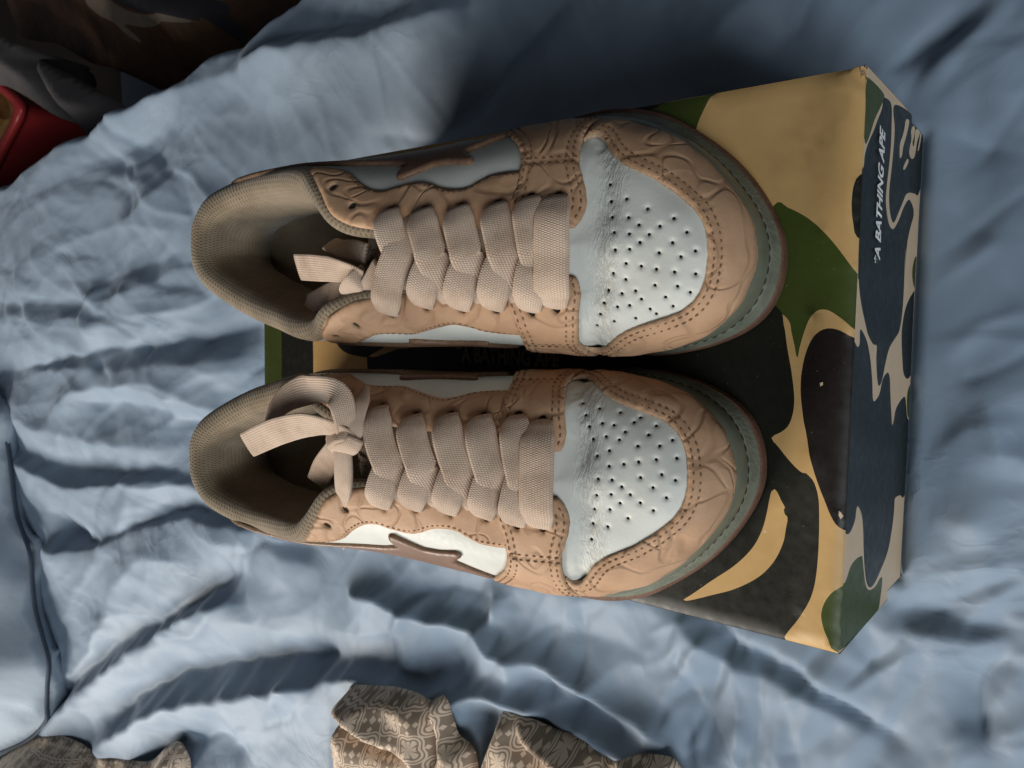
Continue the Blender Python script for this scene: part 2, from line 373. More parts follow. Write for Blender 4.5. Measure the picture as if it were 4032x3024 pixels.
# small creases scattered over the cover, following the run of the big folds
_cr = random.Random(23)
for _k in range(620):
    _x, _y = (_cr.uniform(-1.2, .14), _cr.uniform(-.62, .34)) if _k < 440 else (_cr.uniform(-.12, .12), _cr.choice((_cr.uniform(-.26, .2), _cr.uniform(-.26, -.1))))
    if -BOX_L - .01 < _x < .01 and abs(_y) < BOX_W / 2 + .01: continue
    _far = min(1, max(0, (-_x - .1) / .8))
    _a = 2.2 * float(noise2(np.array([_x * 2.2]), np.array([_y * 2.2]), 77)[0]) * (1 - .6 * _far) + _cr.gauss(0, .30) + (.55 if _x > -.1 else 0)
    _L = _cr.uniform(.03, .09) * (1 + 2.0 * _far) * (.45 if _k >= 440 else 1); _c = _cr.uniform(-.25, .25)
    _p = [(_x + t * _L * math.cos(_a + _c * t), _y + t * _L * math.sin(_a + _c * t)) for t in (-1, -.5, 0, .5, 1)]
    _w = _cr.uniform(.0028, .008) * (1 + 1.0 * _far) * (.7 if _k >= 440 else 1)
    FOLDS.append(fold(_p, _cr.choice((-1, 1, 1)) * _cr.uniform(.18, .42) * _w * (1 - .62 * min(1, 2 * _far)), _w * _cr.uniform(.5, 1.6), _w * _cr.uniform(.5, 1.6), .35 * _L))
# long soft creases running outward from the box
for _k in range(64):
    _t = _cr.uniform(math.radians(150), math.radians(262)); _r = _cr.uniform(.26, .75)
    _x, _y = -.18 + _r * math.cos(_t), .35 * 0 + _r * .75 * math.sin(_t)
    _a = _t + _cr.gauss(0, .22); _L = _cr.uniform(.07, .17); _c = _cr.uniform(-.5, .5)
    _p = [(_x + u * _L * math.cos(_a + _c * u), _y + u * _L * math.sin(_a + _c * u)) for u in (-1, -.5, 0, .5, 1)]
    if any(-BOX_L - .02 < px < .02 and abs(py) < BOX_W / 2 + .02 for px, py in _p): continue
    _w = _cr.uniform(.008, .016); FOLDS.append(fold(_p, _cr.choice((1, 1, -1)) * _cr.uniform(.22, .42) * _w, _w * _cr.uniform(.4, .8), _w * _cr.uniform(1.0, 2.2), .5 * _L))
def bed_edge(x): return np.interp(x, [-1.6, -1.11, -.90, -.71, -.60, -.48, -.36, -.2, .2], [.12, .183, .215, .249, .262, .286, .345, .42, .5])
def duvet_z(x, y):
    p = np.stack([x.ravel(), y.ravel()], 1); z = np.zeros(len(p))
    wx = p[:, 0] + .020 * noise2(p[:, 0] * 9, p[:, 1] * 9, 3); wy = p[:, 1] + .020 * noise2(p[:, 0] * 9, p[:, 1] * 9, 4)
    z += .010 * noise2(wx * 5, wy * 6, 5) + .0012 * noise2(wx * 9, wy * 17, 6)
    n = noise2(wx * 26 + 3, wy * 30, 8); z += .0016 * (.5 - np.abs(n))
    n = noise2(wx * 60, wy * 55, 9); z += .0004 * (.5 - np.abs(n))
    for pts, h, wl, wr, end in FOLDS:
        lo = pts.min(0) - 4 * max(wl, wr); hi = pts.max(0) + 4 * max(wl, wr)
        idx = np.where(((p > lo) & (p < hi)).all(1))[0]
        if not len(idx): continue
        q = p[idx] + min(.004, .5 * wl) * np.stack([noise2(p[idx, 0] * 30, p[idx, 1] * 30, 11), noise2(p[idx, 0] * 30, p[idx, 1] * 30, 12)], 1)
        best = np.full(len(q), 1e9); side = np.zeros(len(q)); along = np.zeros(len(q))
        L = np.r_[0, np.cumsum(np.linalg.norm(np.diff(pts, axis=0), axis=1))]
        for k in range(len(pts) - 1):
            a, ab = pts[k], pts[k + 1] - pts[k]; t = np.clip(((q - a) @ ab) / (ab @ ab), 0, 1)
            r = q - a - t[:, None] * ab; d = np.hypot(r[:, 0], r[:, 1]); m = d < best
            best[m] = d[m]; side[m] = (ab[0] * r[:, 1] - ab[1] * r[:, 0])[m]; along[m] = (L[k] + t * (L[k + 1] - L[k]))[m]
        w = np.where(side > 0, wl, wr)
        e = smooth01(along / end + .15) * smooth01((L[-1] - along) / end + .15)
        prof = .35 * np.exp(-(best / w) ** 2) + .65 * np.exp(-1.5 * (np.sqrt(best ** 2 + (.10 * w) ** 2) - .10 * w) / w)
        h = h * np.interp(np.linalg.norm(pts.mean(0) - np.array([.08, 0])), [.2, .5, 1.1], [.95, .82, .75])
        z[idx] += h * e * prof
    x, y = p[:, 0], p[:, 1]
    # far cover heaps up a little, the cover falls off beyond the bed edge
    z += .02 * smooth01((-x - .5) / .6)
    d = y - bed_edge(x) - .012 * noise2(x * 14, y * 3, 21)
    z -= .50 * smooth01((d + .015) / .10) ** 1.2
    # the box presses the cover flat
    dx = np.maximum(np.maximum(-BOX_L - x, x), 0); dy = np.maximum(np.abs(y) - BOX_W / 2, 0); db = np.hypot(dx, dy)
    k = smooth01(db / .030); base = np.where((dx == 0) & (dy == 0), -.004, -.0015 + .003 * smooth01(db / .006))
    z = np.minimum(z * k + base * (1 - k), .5) + .005 * np.exp(-((db - .030) / .016) ** 2) * (.6 + .8 * noise2(x * 20, y * 20, 14))
    return z.reshape(np.shape(x)) if False else z
xs = np.concatenate([np.arange(-1.75, -1.2, .008), np.arange(-1.2, -.75, .0048), np.arange(-.75, -.40, .0032), np.arange(-.40, .13, .0021), np.arange(.13, .30, .005)])
ys = np.concatenate([np.arange(-1.05, -.62, .008), np.arange(-.62, -.32, .0034), np.arange(-.32, .30, .0022), np.arange(.30, .42, .004), np.arange(.42, .75, .009)])
GX, GY = np.meshgrid(xs, ys, indexing='ij')
GZ = duvet_z(GX, GY)
nx, ny = len(xs), len(ys)
ii = np.arange(nx * ny).reshape(nx, ny)
FQ = np.stack([ii[:-1, :-1], ii[1:, :-1], ii[1:, 1:], ii[:-1, 1:]], -1).reshape(-1, 4)
duvet = new_obj('duvet', mesh_from('duvet', np.stack([GX.ravel(), GY.ravel(), GZ], 1), FQ), None, [M_DUVET])
tag(duvet, 'rumpled blue grey cotton duvet spread under the shoe box', 'duvet')

# ------------------------------------------------------------------ shoe box
box = thing('shoe_box', 'camouflage printed cardboard shoe box with the pair of sneakers standing on its lid', 'box', (0, 0, 0))
def print_sheet(bound, loops, to3d, mats, step, smooth=False):
    """flat printed panel: crisp colour regions cut into one sheet. loops = [(polygon, material index)], later wins"""
    bound = np.asarray(bound, float); bd = resample(bound, step=step * .5)
    polys = [(resample(catmull(np.asarray(l, float), 6, True), step=.0016), m) for l, m in loops]
    lo, hi = bound.min(0), bound.max(0)
    g = np.stack(np.meshgrid(np.arange(lo[0] + step / 2, hi[0], step), np.arange(lo[1] + step / 2, hi[1], step), indexing='ij'), -1).reshape(-1, 2)
    g = g[in_poly(g, bound)]
    v, f = cdt(bd, g, [p for p, m in polys])
    cen = v[f].mean(1); mi = np.zeros(len(f), int)
    for p, m in polys: mi[in_poly(cen, p)] = m
    P = to3d(v)
    a, b_, c = P[f[:, 0]], P[f[:, 1]], P[f[:, 2]]
    return P, f, mi
def T_(L): return [at(x, y, BOX_H)[:2] for x, y in L]
k6 = 1100 / 1825; k8 = 1000 / 1106; k4b = 600 / 1244; k5b = 700 / 1290; k7 = 600 / 1171; k2b = 800 / 2212
top_loops = [
 (T_(crop(2300, 300, k6, [(850, 60), (815, 150), (760, 270), (705, 400), (600, 480), (250, 380), (-300, 420), (-300, 150), (300, 60)])), 1),
 (T_(crop(2300, 300, k6, [(560, 60), (500, 185), (400, 235), (330, 270), (200, 330), (-400, 420), (-400, 100)])), 3),
 (T_(crop(2300, 300, k6, [(1240, 840), (1330, 858), (1450, 920), (1560, 1010), (1650, 1110), (1740, 1230), (1790, 1300)]) +
     crop(3100, 900, k4b, [(640, 420), (640, 860), (550, 828), (490, 770), (420, 715), (350, 672), (290, 660), (230, 680), (180, 735), (150, 800), (120, 890), (95, 980), (76, 1062), (55, 960), (30, 850), (0, 740)]) + [(3020, 1180), (2960, 1000)]), 1),
 (T_(crop(2700, 1100, k8, [(395, 120), (425, 200), (440, 300), (458, 400), (470, 500), (468, 570), (450, 630), (420, 662), (372, 690), (402, 730), (450, 790), (498, 838), (530, 848), (560, 880), (580, 950), (583, 1050), (578, 1200), (565, 1320), (540, 1400), (490, 1480), (430, 1555), (380, 1640)]) +
     [(2450, 2520), (1900, 2400), (1800, 1900), (2250, 1420), (2500, 1250), (2900, 1150)]), 2),
 (T_(crop(2200, 1400, .60277, [(815, 1595), (870, 1560), (1000, 1470), (1150, 1370), (1260, 1260), (1320, 1150), (1350, 1050), (1370, 950), (1385, 890), (1405, 874), (1422, 890), (1450, 950), (1477, 1000), (1466, 1012), (1466, 1028), (1478, 1045), (1492, 1065), (1480, 1130), (1460, 1230), (1400, 1350), (1300, 1450), (1150, 1525), (1000, 1565), (850, 1600)])), 0),
 (T_(crop(3100, 900, k4b, [(300, 822), (360, 814), (430, 830), (500, 868), (560, 905), (640, 960)]) + [(3380, 1700), (3360, 2100)] +
     crop(3000, 1700, k5b, [(620, 730), (580, 705), (540, 668), (500, 600), (460, 500), (420, 400), (380, 280), (345, 150), (318, 0)]) +
     crop(3100, 900, k4b, [(130, 1560), (110, 1400), (105, 1300), (110, 1200), (130, 1080), (160, 980), (200, 900), (250, 850)])), 3),
 (T_(crop(3000, 1700, k5b, [(640, 1090), (590, 1120), (530, 1150), (480, 1200), (445, 1270), (435, 1340), (455, 1430), (485, 1500), (520, 1580), (640, 1600)])), 1),
 (T_(crop(3050, 250, k7, [(650, 858), (615, 930), (600, 1020), (597, 1120), (607, 1230), (630, 1330), (720, 1330), (720, 858)])), 2),
 (T_([(3230, 1508), (3240, 1503), (3246, 1510), (3236, 1522), (3231, 1520)]), 5),
 (T_([(3305, 2010), (3311, 2008), (3314, 2026), (3322, 2036), (3312, 2044), (3305, 2036)]), 5),
 (T_([(2356, 454), (2396, 455), (2396, 463), (2356, 462)]), 5),
 (T_([(3003, 2092), (3015, 2090), (3014, 2100), (3004, 2100)]), 5),
 ([(-.37, -.12), (-.37, .12), (-.3395, .12), (-.3405, -.12)], 1),
 ([(-.3395, -.12), (-.3395, .12), (-.3150, .12), (-.3138, -.12)], 2),
 (T_([(1335, 1370), (1420, 1405), (1460, 1395), (1540, 1330), (1500, 1200), (1300, 1250)]), 2),
 (T_([(1440, 1415), (1475, 1405), (1560, 1375), (1620, 1355), (1640, 1200), (2000, 1150), (2420, 1250), (2420, 1650), (1900, 1750), (1500, 1560)]), 3),
]
EDGE_CREASE = np.array(T_([(3400, 300), (3383, 330), (3290, 430), (3250, 505), (3180, 600), (3110, 637)]))
def lid3d(v):
    x, y = v[:, 0], v[:, 1]
    d = np.minimum(np.minimum(-x + .0016, x + BOX_L + .0016), BOX_W / 2 + .0016 - np.abs(y))
    z = BOX_H - .0011 * (1 - np.clip(d / .0022, 0, 1)) ** 2
    z = z - .0007 * smooth01(d / .05) + .0006 * noise2(x * 22, y * 22, 31) * smooth01(d / .01)
    cd = dist_poly(v, EDGE_CREASE, False)
    z = z - .0018 * np.exp(-(cd / .0014) ** 2) + .0012 * np.exp(-((cd - .0035) / .002) ** 2)
    z = z + .0009 * smooth01((x + .0135) / .0015) * smooth01(d / .003)
    for yc, xa in ((.052, -.012), (.070, -.010), (.030, -.010)):
        z = z - .0004 * np.exp(-((y - yc - .1 * (x + .01)) / .0006) ** 2) * smooth01((x - xa + .004) / .004)
    return np.stack([x, y, z], 1)
INKS = [INK_BEIGE, INK_GREEN, INK_BLACK, INK_BROWN, INK_DARK_SKYLIT, INK_BEIGE_SKYLIT_CHIPS]
hw = BOX_W / 2; e = .0016
P, Fc, mi = print_sheet([(-BOX_L - e, -hw - e), (e, -hw - e), (e, hw + e), (-BOX_L - e, hw + e)], top_loops, lid3d, INKS, .0045)
lid = new_obj('lid', mesh_from('lid', P, Fc, mi), box, INKS)

def FX(L, X): return [tuple(atx(x, y, X)[1:]) for x, y in L]
def front_loops(X):
    c7 = lambda L: crop(3050, 250, k7, L); c4b = lambda L: crop(3100, 900, k4b, L); c5b = lambda L: crop(3000, 1700, k5b, L)
    Ls = [
     (c7([(735, 120), (845, 240), (822, 320), (772, 420), (742, 510), (712, 595), (690, 600), (680, 300), (690, 120)]), 1),
     (c7([(860, 265), (838, 275), (825, 350), (790, 435), (760, 515), (730, 580), (703, 650), (687, 720), (681, 790), (650, 860), (560, 920), (560, 1350), (625, 1330), (638, 1400), (644, 1500), (640, 1659)]) +
      c4b([(580, 400), (590, 520), (610, 650), (640, 790), (660, 870), (700, 945), (728, 955), (725, 1050), (730, 1180), (740, 1270), (755, 1282), (775, 1230), (800, 1100), (830, 980), (870, 910), (910, 850), (930, 770), (945, 640), (955, 480), (960, 300), (970, 150)]) +
      c7([(1000, 1659), (1010, 1500), (1025, 1350), (1050, 1240), (1068, 1170), (1065, 1110), (1040, 1052), (1020, 1055), (990, 1110), (960, 1190), (925, 1258), (905, 1272), (880, 1240), (862, 1150), (855, 1050), (862, 950), (880, 800), (895, 650), (902, 500), (903, 320)]), 4),
     (c7([(925, 320), (927, 500), (917, 650), (902, 800), (884, 950), (880, 1050), (886, 1140), (905, 1218), (925, 1212), (950, 1155), (985, 1070), (1010, 1008), (1040, 993), (1075, 1000), (1112, 990), (1180, 700), (1180, 500), (1050, 380)]), 4),
     (c7([(1012, 432), (1036, 445), (1012, 560), (990, 640), (980, 710), (964, 722), (966, 620), (985, 560), (1000, 500)]), 5),
     (c7([(1062, 480), (1078, 500), (1070, 560), (1058, 610), (1064, 640), (1074, 600), (1082, 510), (1118, 520), (1094, 600), (1074, 715), (1048, 730), (1034, 680), (1050, 580), (1048, 520)]), 5),
     (c7([(1118, 540), (1128, 545), (1108, 660), (1098, 668), (1110, 600)]), 5),
     (c7([(1020, 733), (1028, 758), (1000, 816), (989, 800)]), 5),
     (c4b([(1055, 508), (1030, 520), (990, 590), (960, 680), (940, 800), (935, 900), (940, 1050), (950, 1180), (976, 1226), (1003, 1205), (1040, 1120), (1080, 1000), (1080, 640)]), 4),
     (c4b([(1050, 230), (1030, 290), (1022, 370), (1030, 450), (1050, 500), (1090, 480), (1090, 250)]), 1),
     (c4b([(1000, 1280), (980, 1340), (975, 1440), (985, 1540), (1040, 1540), (1040, 1260)]), 1),
     (c4b([(500, 965), (578, 968), (594, 930), (598, 820), (640, 890), (660, 960), (680, 1080), (695, 1250), (702, 1402), (730, 1390), (755, 1340), (775, 1240), (800, 1190), (825, 1178), (838, 1230), (842, 1350), (850, 1500), (857, 1607), (870, 1560), (885, 1480), (920, 1410), (960, 1373), (970, 1450), (985, 1560), (1060, 1659)]) +
      c5b([(1040, 440), (1000, 460), (965, 485), (960, 560), (945, 700), (915, 860), (870, 980), (820, 1090), (785, 1130), (760, 1100), (745, 1000), (738, 850), (735, 700), (725, 600), (702, 542), (690, 560), (680, 640), (650, 720), (625, 745), (600, 730), (540, 690), (480, 300)]), 4),
     (c5b([(727, 900), (690, 920), (650, 970), (625, 1040), (600, 1100), (540, 1130), (480, 1400), (500, 1600), (580, 1580), (700, 1480), (832, 1320), (860, 1200), (873, 1062), (850, 1070), (830, 1110), (800, 1140), (770, 1146), (750, 1100), (738, 1000), (731, 920)]), 1)]
    return [(FX(l, X), m) for l, m in Ls]
LIP = .034
def warp(X, amp):
    def f(v):
        y, z = v[:, 0], v[:, 1]
        return np.stack([X + amp * noise2(y * 12, z * 12, 41) - .0016 * np.clip((z - BOX_H + .0022) / .0022, 0, 1) ** 2 * .4, y, z], 1)
    return f
FI = [INK_BEIGE_SKYLIT_CHIPS, INK_GREEN, INK_BLACK, INK_BROWN, INK_DARK_SKYLIT, INK_BEIGE]
P, Fc, mi = print_sheet([(-hw - e, LIP), (hw + e, LIP), (hw + e, BOX_H - .0010), (-hw - e, BOX_H - .0010)], front_loops(e), warp(e, .0006), FI, .005)
new_obj('lid_flap', mesh_from('lid_flap_front', P, Fc, mi), box, INKS[:4] + [INK_DARK_SKYLIT, INK_BEIGE_SKYLIT_CHIPS])
bpy.data.meshes['lid_flap_front'].materials[0] = INK_BEIGE_SKYLIT_CHIPS
P, Fc, mi = print_sheet([(-hw, .0), (hw, .0), (hw, LIP + .02), (-hw, LIP + .02)], front_loops(0.0), warp(0.0, .0004), FI, .005)
bp_ = new_obj('front_panel', mesh_from('front_panel', P, Fc, mi), box, [INK_BEIGE_SKYLIT_CHIPS, INK_GREEN, INK_BLACK, INK_BROWN, INK_DARK_SKYLIT, INK_BEIGE_SKYLIT_CHIPS])
def side_panel(name, y, z0, z1, x0, x1, m):
    n = 60; xs_ = np.linspace(x0, x1, n); zs_ = np.linspace(z0, z1, 10)
    V = [(x, y, z) for x in xs_ for z in zs_]; F_ = [(i * 10 + j, (i + 1) * 10 + j, (i + 1) * 10 + j + 1, i * 10 + j + 1) for i in range(n - 1) for j in range(9)]
    return new_obj(name, mesh_from(name, V, F_), box, [m])
for s in (-1, 1):
    side_panel('lid_flap', s * (hw + e), LIP, BOX_H - .001, -BOX_L - e, e, INK_BLACK if s < 0 else INK_BEIGE)
    side_panel('side_panel', s * hw, 0, LIP + .02, -BOX_L, 0, INK_GREEN)
def back_panel(name, x, z0, z1, m):
    V = [(x, -hw - e, z0), (x, hw + e, z0), (x, hw + e, z1), (x, -hw - e, z1)]
    return new_obj(name, mesh_from(name, V, [(0, 1, 2, 3)], smooth=False), box, [m])
back_panel('lid_flap', -BOX_L - e, LIP, BOX_H - .001, INK_GREEN); back_panel('back_panel', -BOX_L, 0, LIP + .02, INK_GREEN)
new_obj('bottom_panel', mesh_from('bottom_panel', [(-BOX_L, -hw, .0002), (0, -hw, .0002), (0, hw, .0002), (-BOX_L, hw, .0002)], [(3, 2, 1, 0)], smooth=False), box, [M_CARD])
def lettering(name, body, m, size, bold, shear, to_world, parent, xscale=1.0):
    cu = bpy.data.curves.new(name, 'FONT'); cu.body = body; cu.size = size; cu.offset = bold; cu.shear = shear; cu.resolution_u = 3
    o = bpy.data.objects.new(name, cu); COL.objects.link(o); bpy.context.view_layer.update()
    dg = bpy.context.evaluated_depsgraph_get(); me = bpy.data.meshes.new_from_object(o.evaluated_get(dg))
    bpy.data.objects.remove(o); bpy.data.curves.remove(cu)
    co = np.zeros(len(me.vertices) * 3); me.vertices.foreach_get('co', co); co = co.reshape(-1, 3)
    w = co[:, 0].max() - co[:, 0].min(); co[:, 0] -= co[:, 0].min(); co[:, 1] -= co[:, 1].min()
    co = to_world(co[:, 0] / w, co[:, 1] / co[:, 1].max()); me.vertices.foreach_set('co', co.ravel()); me.update()
    me.name = name; me.materials.clear()
    return new_obj(name, me, parent, [m])
def put_front(u, v): return np.stack([np.full_like(u, e + .0009), .0395 + u * .0520, .0828 + .0094 * v + .0015 * u], 1)
lettering('lettering', '*A BATHING APE', INK_WHITE, .02, .0006, .28, put_front, box)
A0, A1 = at(1800, 1420, BOX_H), at(2205, 1446, BOX_H)
def put_top(u, v):
    return np.stack([A0[0] + (A1[0] - A0[0]) * u, A0[1] + (A1[1] - A0[1]) * u - .0005 + .0088 * v, np.full_like(u, BOX_H + .0006)], 1)
lettering('lettering', '*A BATHING APE', INK_TONE, .02, .0007, 0, put_top, box)
# frayed card at the two worn lid corners and chips in the print
def fray(cx, cy, cz, r, n, seed):
    R_ = random.Random(seed); V, F_ = [], []
    for k in range(n):
        a = R_.uniform(0, 6.28); d = Vector((math.cos(a), math.sin(a), R_.uniform(-.6, .8))).normalized(); s = r * R_.uniform(.4, 1)
        p = Vector((cx, cy, cz)) + d * r * .3; t = d.orthogonal().normalized() * r * .25; b0 = len(V)
        V += [p - t, p + t, p + d * s + t * .4, p + d * s * .8 - t * .5, p + d.cross(t) * .4]
        F_ += [(b0, b0 + 1, b0 + 2, b0 + 3), (b0, b0 + 4, b0 + 3), (b0 + 1, b0 + 4, b0 + 2)]
    return mesh_from('torn_corner', V, F_, smooth=False)
new_obj('torn_corner', fray(-.001, hw - .0005, BOX_H - .0015, .0030, 26, 3), box, [M_CARD])
new_obj('torn_corner', fray(-.0005, -hw + .0005, BOX_H - .0015, .0020, 18, 5), box, [M_CARD])

# ------------------------------------------------------------------ sneakers
# local frame of a shoe: x heel -> toe, y towards the outer side, z up from the ground; metres
OUT = [(0, -.002), (.004, .015), (.018, .029), (.05, .0355), (.09, .038), (.135, .0425), (.18, .0505), (.215, .0540), (.24, .0490), (.258, .039), (.275, .025), (.288, .008), (.2945, -.008), (.293, -.025), (.284, -.038), (.264, -.0475), (.235, -.0525), (.20, -.0515), (.16, -.0485), (.12, -.0455), (.08, -.0425), (.045, -.038), (.016, -.029), (.003, -.016)]
FE = [(.006, -.002), (.009, .012), (.022, .024), (.05, .0305), (.09, .0325), (.135, .0350), (.175, .0375), (.205, .0395), (.23, .0388), (.245, .0350), (.258, .0295), (.270, .0210), (.280, .0105), (.287, .001), (.290, -.010), (.2895, -.018), (.286, -.028), (.279, -.036), (.268, -.0430), (.25, -.0472), (.228, -.0490), (.20, -.0480), (.16, -.0465), (.12, -.0440), (.085, -.0415), (.05, -.037), (.022, -.0275), (.009, -.016)]
STN = [0.0, .04, .075, .105, .14, .175, .205, .235, .265, .295]
def prof(z1, *nodes): return [(0, .024)] + list(nodes) + [(1, z1)]
PO = [prof(.095, (-.04, .040), (.00, .058), (.06, .075), (.35, .090)), prof(.095, (-.05, .040), (-.02, .056), (.05, .072), (.35, .089)),
      prof(.098, (-.05, .040), (.00, .058), (.07, .075), (.40, .092)), prof(.098, (-.04, .040), (.04, .061), (.15, .082), (.50, .094)),
      prof(.088, (-.04, .038), (.06, .056), (.26, .074), (.60, .085)), prof(.078, (-.015, .036), (.06, .051), (.27, .066), (.60, .075)),
      prof(.070, (-.01, .035), (.05, .047), (.25, .060), (.58, .067)), prof(.062, (-.01, .034), (.05, .044), (.27, .054), (.6, .060)),
      prof(.058, (-.01, .031), (.06, .039), (.25, .048), (.6, .055)), prof(.058, (-.005, .030), (.06, .037), (.25, .046), (.6, .054))]
PI_ = [prof(.095, (-.04, .040), (.00, .058), (.06, .075), (.35, .090)), prof(.095, (-.07, .040), (-.06, .056), (.00, .072), (.32, .089)),
       prof(.098, (-.09, .040), (-.14, .058), (-.08, .075), (.35, .092)), prof(.098, (-.09, .040), (-.19, .061), (-.15, .079), (.36, .094)),
       prof(.088, (-.10, .039), (-.12, .059), (.04, .076), (.50, .086)), prof(.078, (-.035, .037), (.02, .054), (.18, .068), (.55, .076)),
       prof(.070, (-.02, .036), (.045, .049), (.21, .061), (.56, .068)), prof(.062, (-.01, .034), (.065, .045), (.25, .055), (.6, .060)),
       prof(.058, (-.01, .031), (.06, .039), (.25, .048), (.6, .055)), prof(.058, (-.005, .030), (.06, .037), (.25, .046), (.6, .054))]
NT, NR = 300, 72
S_OUT = resample(catmull(OUT, 12, True), NT); S_FE = resample(catmull(FE, 12, True), NT)
def build_last():
    s = S_FE[:, 0]; cs = np.clip(s, .05, .235)
    cy = np.interp(cs, [.05, .10, .15, .20, .235], [-.003, -.009, -.014, -.013, -.010])
    C = np.stack([cs, cy], 1); w = np.clip((S_FE[:, 1] - cy) / .03 * .5 + .5, 0, 1)[:, None, None]
    pr = cubic(s, STN, np.array(PO)) * w + cubic(s, STN, np.array(PI_)) * (1 - w)
    pr[:, -1, 1] = cubic(cs, STN, np.array(PO))[:, -1, 1]
    kk = np.array([0, .14, .30, .48, .74, 1.0]); r = np.linspace(0, 1, NR)
    A = np.stack([cubic(r, kk, pr[i]) for i in range(NT)]); a = A[..., :1]
    P = np.concatenate([S_FE[:, None, :] * (1 - a) + C[:, None, :] * a, A[..., 1:]], -1)
    seg = np.linalg.norm(np.diff(P, axis=1), axis=-1)
    arc = np.concatenate([np.cumsum(seg[:, ::-1], 1)[:, ::-1], np.zeros((NT, 1))], 1)
    D = S_FE - C; D /= np.linalg.norm(D, axis=1)[:, None]
    return P, C[:, None, :] + D[:, None, :] * arc[..., None]
LP, LQ = build_last()
_F = []
for i in range(NT):
    j = (i + 1) % NT
    for k in range(NR - 1):
        a, b_, c, d = i * NR + k, j * NR + k, j * NR + k + 1, i * NR + k + 1
        _F += [(a, c, b_), (a, d, c)]
_F = np.array(_F); LPV = LP.reshape(-1, 3); LQV = LQ.reshape(-1, 2)
_fn = np.cross(LPV[_F[:, 1]] - LPV[_F[:, 0]], LPV[_F[:, 2]] - LPV[_F[:, 0]])
LNV = np.zeros_like(LPV)
for k in range(3): np.add.at(LNV, _F[:, k], _fn)
LNV /= np.maximum(np.linalg.norm(LNV, axis=1), 1e-12)[:, None]
if LNV[np.argmax(LPV[:, 2])][2] < 0: LNV = -LNV
QB = BVHTree.FromPolygons([(q[0], q[1], 0.0) for q in LQV], [tuple(map(int, f)) for f in _F])
def surf(q):
    """flattened shoe coordinates (m) -> point and normal on the last"""
    q = np.asarray(q, float); P = np.zeros((len(q), 3)); Nn = np.zeros((len(q), 3))
    for i, (x, y) in enumerate(q):
        h = QB.ray_cast(Vector((x, y, 1)), Vector((0, 0, -1)))
        if h[0] is None:
            h = QB.find_nearest(Vector((x, y, 0)))
        x2, y2 = h[0][0], h[0][1]; f = _F[h[2]]
        (x0, y0), (x1, y1), (xx, yy) = LQV[f]
        den = (y1 - yy) * (x0 - xx) + (xx - x1) * (y0 - yy)
        if abs(den) < 1e-16: w = (1 / 3, 1 / 3, 1 / 3)
        else:
            w0 = ((y1 - yy) * (x2 - xx) + (xx - x1) * (y2 - yy)) / den; w1 = ((yy - y0) * (x2 - xx) + (x0 - xx) * (y2 - yy)) / den
            w = (w0, w1, 1 - w0 - w1)
        P[i] = w[0] * LPV[f[0]] + w[1] * LPV[f[1]] + w[2] * LPV[f[2]]
        Nn[i] = w[0] * LNV[f[0]] + w[1] * LNV[f[1]] + w[2] * LNV[f[2]]
    Nn /= np.maximum(np.linalg.norm(Nn, axis=1), 1e-9)[:, None]
    return P, Nn
mm = lambda L: np.array(L, float) / 1000
def feather(side, s0, s1, r=0.012):
    """run along the lower edge of the upper from x = s0 to x = s1 on one side (1 outer, -1 inner)"""
    k = int(r * (NR - 1)); q = LQ[:, k]; top = np.argmax(S_FE[:, 0]); low = np.argmin(S_FE[:, 0])
    idx = np.arange(NT); idx = (idx + low) % NT; pos = S_FE[idx]
    half = np.where(idx == top)[0][0]
    run = idx[:half + 1] if side > 0 else np.r_[idx[half:], idx[:1]][::-1]
    xs_ = S_FE[run, 0]; a, b2 = min(s0, s1), max(s0, s1)
    run = run[(xs_ >= a) & (xs_ <= b2)]
    out = q[run]
    return out if s0 < s1 else out[::-1]
def rough_edge(poly, amp, seed):
    n = np.roll(poly, -1, 0) - np.roll(poly, 1, 0); n = np.stack([-n[:, 1], n[:, 0]], 1); n /= np.maximum(np.linalg.norm(n, axis=1), 1e-9)[:, None]
    t = np.arange(len(poly)) * .35
    return poly + n * (amp * noise2(t, t * 0 + seed * 3.7, seed))[:, None]
